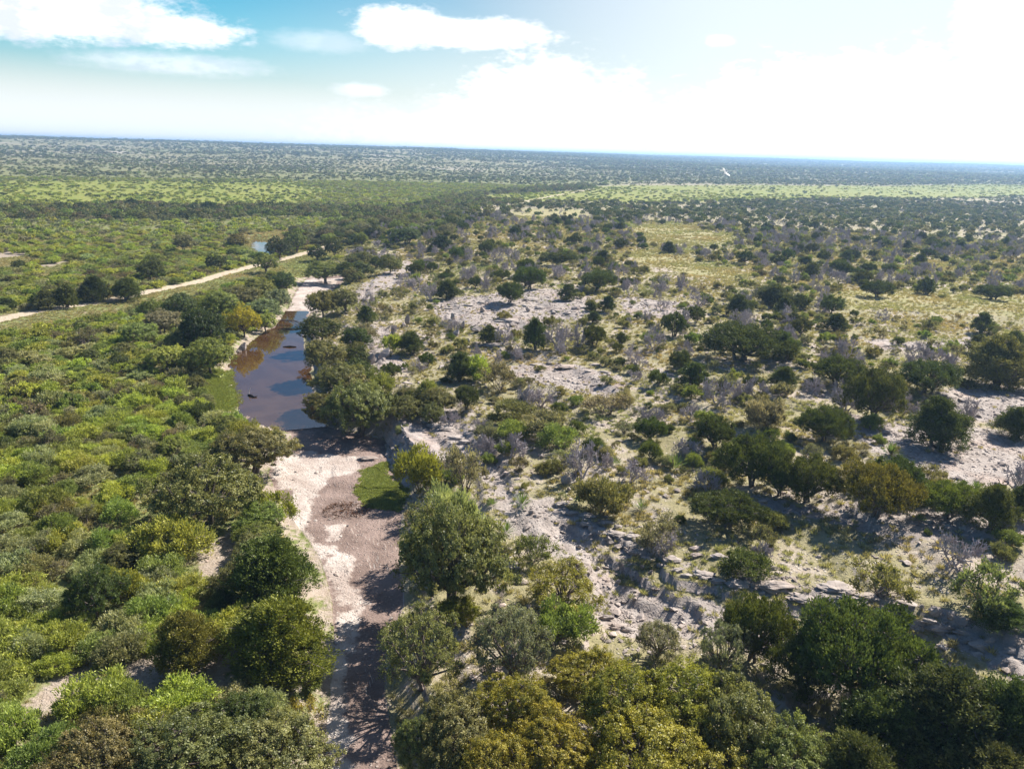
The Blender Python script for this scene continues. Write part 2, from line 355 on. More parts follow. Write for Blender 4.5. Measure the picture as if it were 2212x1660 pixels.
    hgt = k.math('ADD', hgt, k.math('MULTIPLY', rb, .3)); hgt = k.math('SUBTRACT', hgt, k.math('MULTIPLY', k.math('MULTIPLY', crack, rk), .3))
    hgt = k.math('ADD', hgt, k.math('MULTIPLY', stones, .25))
    out(k, bsdf(k, col, .92, .12, bump(k, hgt, .9, .28)))
    return m

def mesh_obj(name, V, Fc, mats, parent=None, fattr=None, mi=None, smooth=False):
    """V (n,3); Fc list of (m,k) index arrays; one linked mesh object"""
    me = make_mesh(name, V, Fc, mats, fattr, mi, smooth)
    o = bpy.data.objects.new(name, me); COL.objects.link(o)
    if parent is not None: o.parent = parent
    return o
def make_mesh(name, V, Fc, mats, fattr=None, mi=None, smooth=False):
    me = bpy.data.meshes.new(name)
    Fc = [np.asarray(f, np.int32) for f in Fc if len(f)]
    nl = sum(f.size for f in Fc); nf = sum(len(f) for f in Fc)
    me.vertices.add(len(V)); me.vertices.foreach_set('co', np.asarray(V, np.float32).ravel())
    me.loops.add(nl); me.loops.foreach_set('vertex_index', np.concatenate([f.ravel() for f in Fc]))
    tot = np.concatenate([np.full(len(f), f.shape[1], np.int32) for f in Fc]); st = np.concatenate([[0], np.cumsum(tot)[:-1]]).astype(np.int32)
    me.polygons.add(nf); me.polygons.foreach_set('loop_start', st); me.polygons.foreach_set('loop_total', tot)
    if mi is not None: me.polygons.foreach_set('material_index', np.asarray(mi, np.int32))
    me.polygons.foreach_set('use_smooth', np.full(nf, smooth, bool))
    if fattr is not None:
        a = me.attributes.new('v', 'FLOAT', 'FACE'); a.data.foreach_set('value', np.asarray(fattr, np.float32))
    for m in mats: me.materials.append(m)
    me.update(calc_edges=True); me.validate()
    return me

# ------------------------------------------------------------------ the ground sheet
def build_ground():
    front = np.radians(np.arange(-43, 43.001, .105)); back = np.radians(np.linspace(43, 317, 110)[1:-1])
    A = np.concatenate([front, back]); na = len(A)
    Rr = np.concatenate([[.5, 4, 10, 15, 20], np.geomspace(24, 420, 370), np.geomspace(424, 9600, 170)]); nr = len(Rr)
    RR, AA = np.meshgrid(Rr, A, indexing='ij')
    x = (RR * np.sin(AA)).ravel(); y = (RR * np.cos(AA)).ravel()
    z = height(x, y)
    idx = np.arange(nr * na).reshape(nr, na); nx = np.roll(idx, -1, axis=1)
    q = np.stack([idx[:-1], nx[:-1], nx[1:], idx[1:]], -1).reshape(-1, 4)
    cap = np.stack([np.full(na, nr * na), nx[0], idx[0]], -1)
    V = np.vstack([np.stack([x, y, z], -1), [[0, 0, float(height(np.zeros(1), np.zeros(1))[0])]]])
    q = q[:, ::-1]
    o = mesh_obj('terrain', V, [q, cap], [mat_ground()], smooth=True)
    mk = masks(V[:, 0], V[:, 1])
    for n_, v in mk.items():
        a = o.data.attributes.new(n_, 'FLOAT', 'POINT'); a.data.foreach_set('value', v.astype(np.float32))
    o['kind'] = 'structure'
    return o
build_ground()

def build_water(name, poly, z, seed):
    m, k = new_mat('pool_water')
    P = k.n('ShaderNodeNewGeometry').outputs['Position']
    n = k.noise(P, .35, 3, .5); r = k.noise(P, 2.5, 3, .5)
    col = k.mix(k.ss(.35, .65, n), (.050, .024, .009), (.068, .035, .015))
    b = k.n('ShaderNodeBsdfPrincipled'); k.put(b.inputs['Base Color'], col); b.inputs['Roughness'].default_value = .02
    b.inputs['IOR'].default_value = 1.42; b.inputs['Specular IOR Level'].default_value = .8
    k.put(b.inputs['Normal'], bump(k, r, .05, .02)); out(k, b.outputs[0])
    c = poly.mean(0); pl = c + (poly - c) * 1.0
    # push the outline out past the shore so that the bank itself draws the waterline
    e = np.roll(pl, -1, 0) - np.roll(pl, 1, 0); nrm = np.stack([e[:, 1], -e[:, 0]], -1); nrm /= np.linalg.norm(nrm, axis=1)[:, None]
    ar = .5 * np.sum(pl[:, 0] * np.roll(pl[:, 1], -1) - np.roll(pl[:, 0], -1) * pl[:, 1])
    pl = pl + nrm * (1.6 if ar > 0 else -1.6)
    V = np.column_stack([pl, np.full(len(pl), z)])
    import bmesh
    bm = bmesh.new(); f = bm.faces.new([bm.verts.new(v) for v in V])
    if f.normal.z < 0 or ar < 0: f.normal_flip()
    bmesh.ops.triangulate(bm, faces=bm.faces[:])
    me = bpy.data.meshes.new(name); bm.to_mesh(me); bm.free(); me.materials.append(m)
    o = bpy.data.objects.new(name, me); COL.objects.link(o); o['kind'] = 'structure'
build_water('water', pool, 0.0, 1)
build_water('water', pool2, 1.22, 2)

def build_haze():
    m, k = new_mat('haze')
    v = k.n('ShaderNodeVolumePrincipled'); v.inputs['Color'].default_value = (.42, .66, 1.0, 1)
    v.inputs['Density'].default_value = HAZE; v.inputs['Anisotropy'].default_value = .35
    out(k, None, v.outputs[0]); m.cycles.homogeneous_volume = True
    x, z0, z1 = 9900, -3, 46
    V = [(sx * x, sy * x, z) for z in (z0, z1) for sx, sy in ((-1, -1), (1, -1), (1, 1), (-1, 1))]
    Fq = [(0, 3, 2, 1), (4, 5, 6, 7), (0, 1, 5, 4), (1, 2, 6, 5), (2, 3, 7, 6), (3, 0, 4, 7)]
    o = mesh_obj('haze', V, [Fq], [m]); o['kind'] = 'stuff'; o.display_type = 'WIRE'
HAZE = 2.35e-4
build_haze()
# ------------------------------------------------------------------ vegetation
def mat_leaf(name, gloss=.015, trans=.38):
    """leaves: the plant's own colour (object property or instance attribute 'tint') varied leaf by leaf"""
    m, k = new_mat(name)
    t = k.attr('tint', 'INSTANCER', 'Color'); v = k.attr('v')
    dark = k.mix(1.0, t, (.45, .50, .50), 'MULTIPLY'); lite = k.mix(1.0, t, (1.6, 1.5, 1.25), 'MULTIPLY')
    col = k.mix(v, dark, lite)
    d = k.n('ShaderNodeBsdfDiffuse'); k.put(d.inputs[0], col); tr = k.n('ShaderNodeBsdfTranslucent'); k.put(tr.inputs[0], k.mix(1.0, col, (1.15, 1.15, .7), 'MULTIPLY'))
    mx = k.n('ShaderNodeMixShader'); mx.inputs[0].default_value = trans; k.put(mx.inputs[1], d.outputs[0]); k.put(mx.inputs[2], tr.outputs[0])
    g = k.n('ShaderNodeBsdfGlossy'); g.inputs['Roughness'].default_value = .42; g.inputs[0].default_value = (1, 1, .95, 1)
    m2 = k.n('ShaderNodeMixShader'); m2.inputs[0].default_value = gloss; k.put(m2.inputs[1], mx.outputs[0]); k.put(m2.inputs[2], g.outputs[0])
    out(k, m2.outputs[0]); return m
def mat_bark(name, a, b):
    m, k = new_mat(name)
    P = k.n('ShaderNodeTexCoord').outputs['Object']
    out(k, bsdf(k, k.mix(k.ss(.3, .7, k.noise(P, 6, 3)), a, b), .9, .1)); return m
M_LEAF = mat_leaf('leaf'); M_NEEDLE = mat_leaf('needle', .012, .24)
M_BARK = mat_bark('bark', (.10, .08, .065), (.20, .17, .15)); M_DEAD = mat_bark('dead_wood', (.30, .26, .265), (.46, .41, .415)); M_STEM = mat_bark('stem', (.13, .10, .085), (.24, .20, .18))

def unit(v): return v / np.maximum(np.linalg.norm(v, axis=-1, keepdims=True), 1e-9)
def quads(P, T, B, s, asp):
    """diamond leaves at P, long axis T, short axis B"""
    a = T * s[:, None]; b = B * (s * asp)[:, None]
    V = np.stack([P - a, P + b, P + a, P - b], 1).reshape(-1, 3)
    return V, np.arange(len(V)).reshape(-1, 4)
def tubes(paths, rad, sides=4):
    """tapered tubes along polylines; paths list of (n,3), rad list of (n,)"""
    V = []; Q = []; o = 0; an = np.arange(sides) * 2 * math.pi / sides; ca, sa = np.cos(an), np.sin(an)
    for p, r in zip(paths, rad):
        p = np.asarray(p); n = len(p); t = np.gradient(p, axis=0); t = unit(t)
        ref = np.where(np.abs(t[:, 2:3]) < .8, np.array([[0, 0, 1.]]), np.array([[1., 0, 0]]))
        a = unit(np.cross(t, ref)); b = np.cross(t, a)
        V.append((p[:, None] + (a[:, None] * ca[None, :, None] + b[:, None] * sa[None, :, None]) * np.asarray(r)[:, None, None]).reshape(-1, 3))
        i = o + np.arange(n * sides).reshape(n, sides); j = np.roll(i, -1, 1)
        Q.append(np.stack([i[:-1], j[:-1], j[1:], i[1:]], -1).reshape(-1, 4)); o += n * sides
    return np.vstack(V), np.vstack(Q)
def bez(a, b, c, n=6):
    t = np.linspace(0, 1, n)[:, None]; return a * (1 - t) ** 2 + 2 * b * t * (1 - t) + c * t * t

def foliage(rng, C, R, cl, lf, size, asp, upb, rnd, spread=.17, mode='leaf', cen=None):
    """leaf quads in lobes. C,R lobe centres and radii; cl clumps per lobe; lf leaves per clump"""
    L = len(C); n = L * cl
    out_ = unit(C - (np.array([0, 0, C[:, 2].min()]) if cen is None else cen))
    d = unit(rng.normal(size=(n, 3)) + np.repeat(out_, cl, 0) * .55 + np.array([0, 0, .35]))
    Rr = np.repeat(R, cl, 0)
    pc = np.repeat(C, cl, 0) + d * Rr * rng.uniform(.45, 1.22, (n, 1))
    vc = rng.uniform(0, 1, n)
    N = unit(np.repeat(d, lf, 0) * .9 + rng.normal(size=(n * lf, 3)) * rnd + np.array([0, 0, .15]))
    P = np.repeat(pc, lf, 0) + rng.normal(size=(n * lf, 3)) * np.repeat(Rr, lf, 0) * spread
    sz = size * rng.uniform(.6, 1.35, n * lf)
    if mode == 'leaf':
        T = unit(np.cross(N, rng.normal(size=N.shape))); B = np.cross(N, T)
    else:                                            # sprays that point out and up
        T = unit(np.repeat(d, lf, 0) + np.array([0, 0, upb]) + rng.normal(size=N.shape) * rnd * .8); B = unit(np.cross(T, unit(N * .7 + np.array([0, 0, .55]) + rng.normal(size=N.shape) * .45)))
    v = np.clip(.5 + (np.repeat(vc, lf) - .5) * .8 + rng.normal(size=n * lf) * .22, 0, 1)
    V, Q = quads(P, T, B, sz, asp)
    return V, Q, v, pc
def limbs(rng, base, C, r0, r1, zsplit, twigs=None, rt=.006, sides=5, ntr=1):
    """trunk(s), a limb to each lobe centre and thin twigs to clumps"""
    paths, rad = [], []
    tops = []
    for i in range(ntr):
        b = base + (np.array([rng.uniform(-.1, .1), rng.uniform(-.1, .1), 0]) if ntr > 1 else 0)
        tip = b + np.array([rng.uniform(-.16, .16), rng.uniform(-.16, .16), zsplit * rng.uniform(.85, 1.2)])
        bb = b.copy(); bb[2] -= .08
        paths.append(bez(bb, (b + tip) / 2 + rng.normal(size=3) * .05, tip, 6)); rad.append(np.linspace(r0, r0 * .68, 6)); tops.append(tip)
    tops = np.array(tops)
    for c in C:
        t = tops[np.argmin(np.linalg.norm(tops - c, axis=1) + rng.uniform(0, .25, len(tops)))]
        mid = (t + c) / 2 + rng.normal(size=3) * .09 + np.array([0, 0, .04])
        paths.append(bez(t, mid, c, 6)); rad.append(np.linspace(r0 * .5, r1, 6))
    if twigs is not None:
        for p in twigs:
            c = C[np.argmin(np.linalg.norm(C - p, axis=1))]
            paths.append(bez(c, (c + p) / 2 + rng.normal(size=3) * .04, p, 4)); rad.append(np.linspace(r1 * .8, rt * .5, 4))
    return tubes(paths, rad, sides)

def lobes_oak(rng, n, flat=.62, z0=.58, rmin=.2, rmax=.36):
    i = np.arange(n) + .5; ph = np.arccos(1 - 1.25 * i / n); th = i * 2.39996 + rng.uniform(0, 6)
    d = np.stack([np.sin(ph) * np.cos(th), np.sin(ph) * np.sin(th), np.cos(ph)], -1)
    r = rng.uniform(rmin, rmax, n); e = np.array([rng.uniform(.88, 1.05), rng.uniform(.88, 1.05), flat])
    bumpy = rng.uniform(.66, 1.14, (n, 1))
    C = d * (1 - r[:, None] * .9) * e * bumpy + np.array([0, 0, z0]) + rng.normal(size=(n, 3)) * .035
    R = np.stack([r, r, r * .78], -1); return C, R
def lobes_juniper(rng, n, h=1.75, z0=.32, prof=.5):
    z = z0 + (h - z0) * (np.arange(n) + .5) / n; th = np.arange(n) * 2.39996 + rng.uniform(0, 6); u = (z - z0) / (h - z0)
    rad = (np.clip(1 - u, 0, 1) ** prof) * np.clip(.55 + u * 3, 0, 1) * rng.uniform(.45, .95, n) * .78
    C = np.stack([rad * np.cos(th), rad * np.sin(th), z + rng.normal(size=n) * .08], -1)
    r = rng.uniform(.22, .36, n) * (1 - .35 * u); return C, np.stack([r, r, r * 1.35], -1)
def lobes_bush(rng, n, h=.75):
    th = np.arange(n) * 2.39996 + rng.uniform(0, 6); q = np.sqrt((np.arange(n) + .5) / n)
    th = th + rng.normal(size=n) * .5; rad = q * .8 * rng.uniform(.6, 1.15, n); z = h * np.sqrt(np.clip(1 - (q * .86) ** 2, 0, 1)) * rng.uniform(.4, 1.2, n)
    C = np.stack([rad * np.cos(th), rad * np.sin(th), z * .72 + .12], -1); r = rng.uniform(.13, .36, n)
    return C, np.stack([r, r, r * .75], -1)

class Proto:                                              # crown and wood meshes of one grown plant
    def __init__(s, crown, wood, joined, w, h): s.crown, s.wood, s.joined, s.w, s.h = crown, wood, joined, w, h
def proto(name, kind, seed, lod):
    rng = np.random.RandomState(seed)
    wood_m = M_BARK; leaf_m = M_LEAF; tw = None
    f = {0: 1.0, 1: .34, 2: .035, 3: .012}[lod]; sc = {0: 1.0, 1: 1.6, 2: 4.6, 3: 7.0}[lod]
    if kind == 'oak':
        n = {0: 30, 1: 24, 2: 9, 3: 6}[lod]; C, R = lobes_oak(rng, n, rmin=.2 if lod < 2 else .34, rmax=.36 if lod < 2 else .5)
        tot = 40000 * f; cl = {0: 24, 1: 18, 2: 8, 3: 5}[lod]
        V, Q, v, pc = foliage(rng, C, R, cl, max(2, int(tot / n / cl)), .0172 * sc, .62, .2, .55, .105)
        wd = limbs(rng, np.zeros(3), C, .055, .012, .3, pc[rng.choice(len(pc), min(len(pc), int(220 * f)))] if lod < 2 else None, ntr=rng.randint(1, 3))
    elif kind == 'sparse':                                # open crowned oak with its branches showing
        n = {0: 26, 1: 20, 2: 9, 3: 6}[lod]; C, R = lobes_oak(rng, n, .6, .55, .16 if lod < 2 else .3, .3 if lod < 2 else .42)
        tot = 20000 * f; cl = {0: 30, 1: 18, 2: 8, 3: 5}[lod]
        V, Q, v, pc = foliage(rng, C, R, cl, max(2, int(tot / n / cl)), .0172 * sc, .6, .2, .65, .12)
        wd = limbs(rng, np.zeros(3), C, .05, .012, .2, pc[rng.choice(len(pc), min(len(pc), int(520 * f)))] if lod < 2 else None, ntr=3); wood_m = M_STEM
    elif kind == 'juniper':
        leaf_m = M_NEEDLE
        n = {0: 40, 1: 30, 2: 10, 3: 6}[lod]; C, R = lobes_juniper(rng, n, rng.uniform(1.45, 1.9), .3, rng.uniform(.4, .65)) if lod < 2 else lobes_juniper(rng, n, 1.6, .4, .5)
        tot = 38000 * f; cl = {0: 26, 1: 18, 2: 8, 3: 5}[lod]
        V, Q, v, pc = foliage(rng, C, R * (1 if lod < 2 else 1.35), cl, max(2, int(tot / n / cl)), 0.025 * sc, .42, .8, .55, .15, 'spray')
        wd = limbs(rng, np.zeros(3), C, .06, .012, .28, pc[rng.choice(len(pc), min(len(pc), int(120 * f)))] if lod < 2 else None, ntr=rng.randint(2, 5))
    elif kind == 'spread':                                # juniper with a wide flat-topped crown on bare stems
        leaf_m = M_NEEDLE
        n = {0: 34, 1: 24, 2: 9, 3: 6}[lod]; C, R = lobes_oak(rng, n, .55, .62, .17 if lod < 2 else .3, .30 if lod < 2 else .44); R = R * [1, 1, 1.25]
        tot = 32000 * f; cl = {0: 28, 1: 18, 2: 8, 3: 5}[lod]
        V, Q, v, pc = foliage(rng, C, R, cl, max(2, int(tot / n / cl)), .023 * sc, .44, .9, .55, .15, 'spray')
        wd = limbs(rng, np.zeros(3), C, .05, .014, .22, pc[rng.choice(len(pc), min(len(pc), int(260 * f)))] if lod < 2 else None, ntr=rng.randint(2, 5))
    elif kind == 'bush':                                  # feathery thorn bush
        n = {0: 24, 1: 18, 2: 7, 3: 4}[lod]; C, R = lobes_bush(rng, n, rng.uniform(.7, .95))
        tot = 9500 * f * (1 if lod < 2 else 2); cl = {0: 26, 1: 16, 2: 7, 3: 4}[lod]
        V, Q, v, pc = foliage(rng, C, R * (1 if lod < 2 else 1.3), cl, max(2, int(tot / n / cl)), .046 * sc * (1 if lod < 2 else .8), .30, .55, .75, .20, 'spray')
        wd = limbs(rng, np.zeros(3), C, .022, .008, .12, pc[rng.choice(len(pc), min(len(pc), int(120 * f)))] if lod < 2 else None, ntr=5, sides=4); wood_m = M_STEM
    elif kind == 'thin':                                  # half bare grey bush
        n = {0: 16, 1: 12, 2: 6, 3: 4}[lod]; C, R = lobes_bush(rng, n, rng.uniform(.75, 1.0))
        tot = 3200 * f * (1 if lod < 2 else 2.5); cl = {0: 22, 1: 14, 2: 6, 3: 4}[lod]
        V, Q, v, pc = foliage(rng, C, R, cl, max(2, int(tot / n / cl)), .040 * sc * (1 if lod < 2 else .8), .38, .5, .95, .22, 'spray')
        wd = limbs(rng, np.zeros(3), C, .026, .009, .1, pc[rng.choice(len(pc), min(len(pc), int(420 * f)))] if lod < 2 else None, ntr=6, sides=3); wood_m = M_STEM
    elif kind == 'dead':                                  # bare tree: only wood
        paths, rad = [], []
        dep = 4 if lod < 2 else 2
        def grow(p, d, L, r, lv):
            e = p + d * L; m_ = (p + e) / 2 + rng.normal(size=3) * L * .10
            paths.append(bez(p, m_, e, 4 if lv < 2 else 3)); rad.append(np.linspace(r, r * .6, 4 if lv < 2 else 3))
            if lv >= dep: return
            for _ in range(rng.randint(3, 5) if lv else rng.randint(3, 6)):
                t = rng.uniform(.35, 1) if lv else rng.uniform(.6, 1)
                nd = unit(d + rng.normal(size=3) * .62 + np.array([0, 0, .08]))
                grow(p * (1 - t) + e * t, nd, L * rng.uniform(.58, .8), r * .52, lv + 1)
        for _ in range(rng.randint(3, 5)):
            a = rng.uniform(0, 6.28); grow(np.array([0, 0, -.05]), unit(np.array([math.cos(a) * .75, math.sin(a) * .75, .8])), .42, .035, 0)
        rad = [np.maximum(r, .0075) for r in rad]
        wd = tubes(paths, rad, 3); V = None; wood_m = M_DEAD
        ext = np.abs(wd[0][:, :2]).max(); wd = (wd[0] / ext, wd[1])
    if V is None:
        me = make_mesh(name + '_branches', wd[0], [wd[1]], [wood_m]); return Proto(None, me, me, 1.0, wd[0][:, 2].max())
    if lod < 2:
        crown = make_mesh(name + '_crown', V, [Q], [leaf_m], v); wood = make_mesh(name + '_trunk', wd[0], [wd[1]], [wood_m], smooth=True)
        J = np.vstack([V, wd[0]]); QJ = np.vstack([Q, wd[1] + len(V)])
        jo = make_mesh(name + '_whole', J, [QJ], [leaf_m, wood_m], np.concatenate([v, np.zeros(len(wd[1]))]), np.concatenate([np.zeros(len(Q)), np.ones(len(wd[1]))]))
    else:
        crown = wood = None; jo = make_mesh(name + '_whole', V, [Q], [leaf_m], v)
    w_ = np.percentile(np.hypot(V[:, 0], V[:, 1]), 97); h_ = np.percentile(V[:, 2], 99.3)
    return Proto(crown, wood, jo, w_, h_)
NV = {'oak': 4, 'sparse': 3, 'juniper': 4, 'spread': 3, 'bush': 5, 'thin': 3, 'dead': 4}
PR = {(kd, l): [proto(kd, kd, 100 * i + 7 + l, l) for i in range(NV[kd] if l < 2 else 2)] for kd in NV for l in (0, 1, 2)}
for kd in ('oak', 'juniper', 'bush'): PR[(kd, 3)] = [proto(kd, kd, 900 + i, 3) for i in range(2)]

# ------------------------------------------------------------------ things
rnd = random.Random(11)
THINGS = []                # (object, dict) for the labels
def thing_root(name, loc, rz, scale):
    o = bpy.data.objects.new(name, None); COL.objects.link(o)
    o.location = loc; o.rotation_euler = (0, 0, rz); o.scale = scale; o.empty_display_size = .3
    return o
def plant(name, kind, lod, loc, w, h, tint, info, parts=True, var=None, parts_names=('crown', 'trunk')):
    """one plant, w metres wide and h metres tall; a root with crown and trunk, or one mesh where it is small in view"""
    pr = PR[(kind, lod)]; p = pr[(rnd.randrange(len(pr)) if var is None else var % len(pr))]
    sx = w / 2 / p.w; sz = h / p.h; rz = rnd.uniform(0, 6.28); ax_ = rnd.uniform(.86, 1.18)
    if parts and p.crown is not None:
        o = thing_root(name, loc, rz, (sx * ax_, sx / ax_, sz))
        for me, nm in ((p.crown, parts_names[0]), (p.wood, parts_names[1])):
            c = bpy.data.objects.new(nm, me); COL.objects.link(c); c.parent = o; c['tint'] = [float(t) for t in tint]
    else:
        o = bpy.data.objects.new(name, p.joined); COL.objects.link(o); o.location = loc; o.rotation_euler = (0, 0, rz); o.scale = (sx * ax_, sx / ax_, sz)
        o['tint'] = [float(t) for t in tint]
    info = dict(info); info.update(loc=loc, w=w, h=h, tint=tint); THINGS.append((o, info))
    return o
# ------------------------------------------------------------------ plants placed where the photograph shows them
TINT = dict(olive=(.20, .20, .085), yolive=(.262, .252, .052), grey=(.24, .24, .145), dark=(.100, .120, .042), vdark=(.060, .082, .030), jun=(.112, .14, .040), jol=(.185, .19, .045),
            bright=(.32, .36, .08), green=(.215, .26, .075), pale=(.32, .34, .18), yellow=(.46, .40, .05), ygreen=(.345, .375, .09), brown=(.19, .17, .10), dead=(.3, .27, .27))
TWORD = dict(olive='olive green', yolive='yellow-olive', grey='grey-green', dark='dark green', vdark='very dark green', jun='deep green', jol='olive-tipped', bright='bright green', green='fresh green',
             pale='pale green', yellow='golden yellow', ygreen='yellow-green', brown='brownish', dead='grey')
NAME = dict(oak='live_oak_tree', sparse='open_oak_tree', juniper='juniper_tree', spread='spreading_juniper_tree', bush='thorn_bush', thin='half_bare_bush', dead='dead_tree')
CATG = dict(oak='oak tree', sparse='oak tree', juniper='juniper', spread='juniper', bush='bush', thin='bush', dead='dead tree')
GROUP = dict(oak='live oaks along the creek', sparse='open crowned oaks along the creek', juniper='junipers on the hillside and plain', spread='spreading junipers on the hillside', bush='thorn bushes of the brush', thin='half bare bushes', dead='bare grey trees on the hillside')
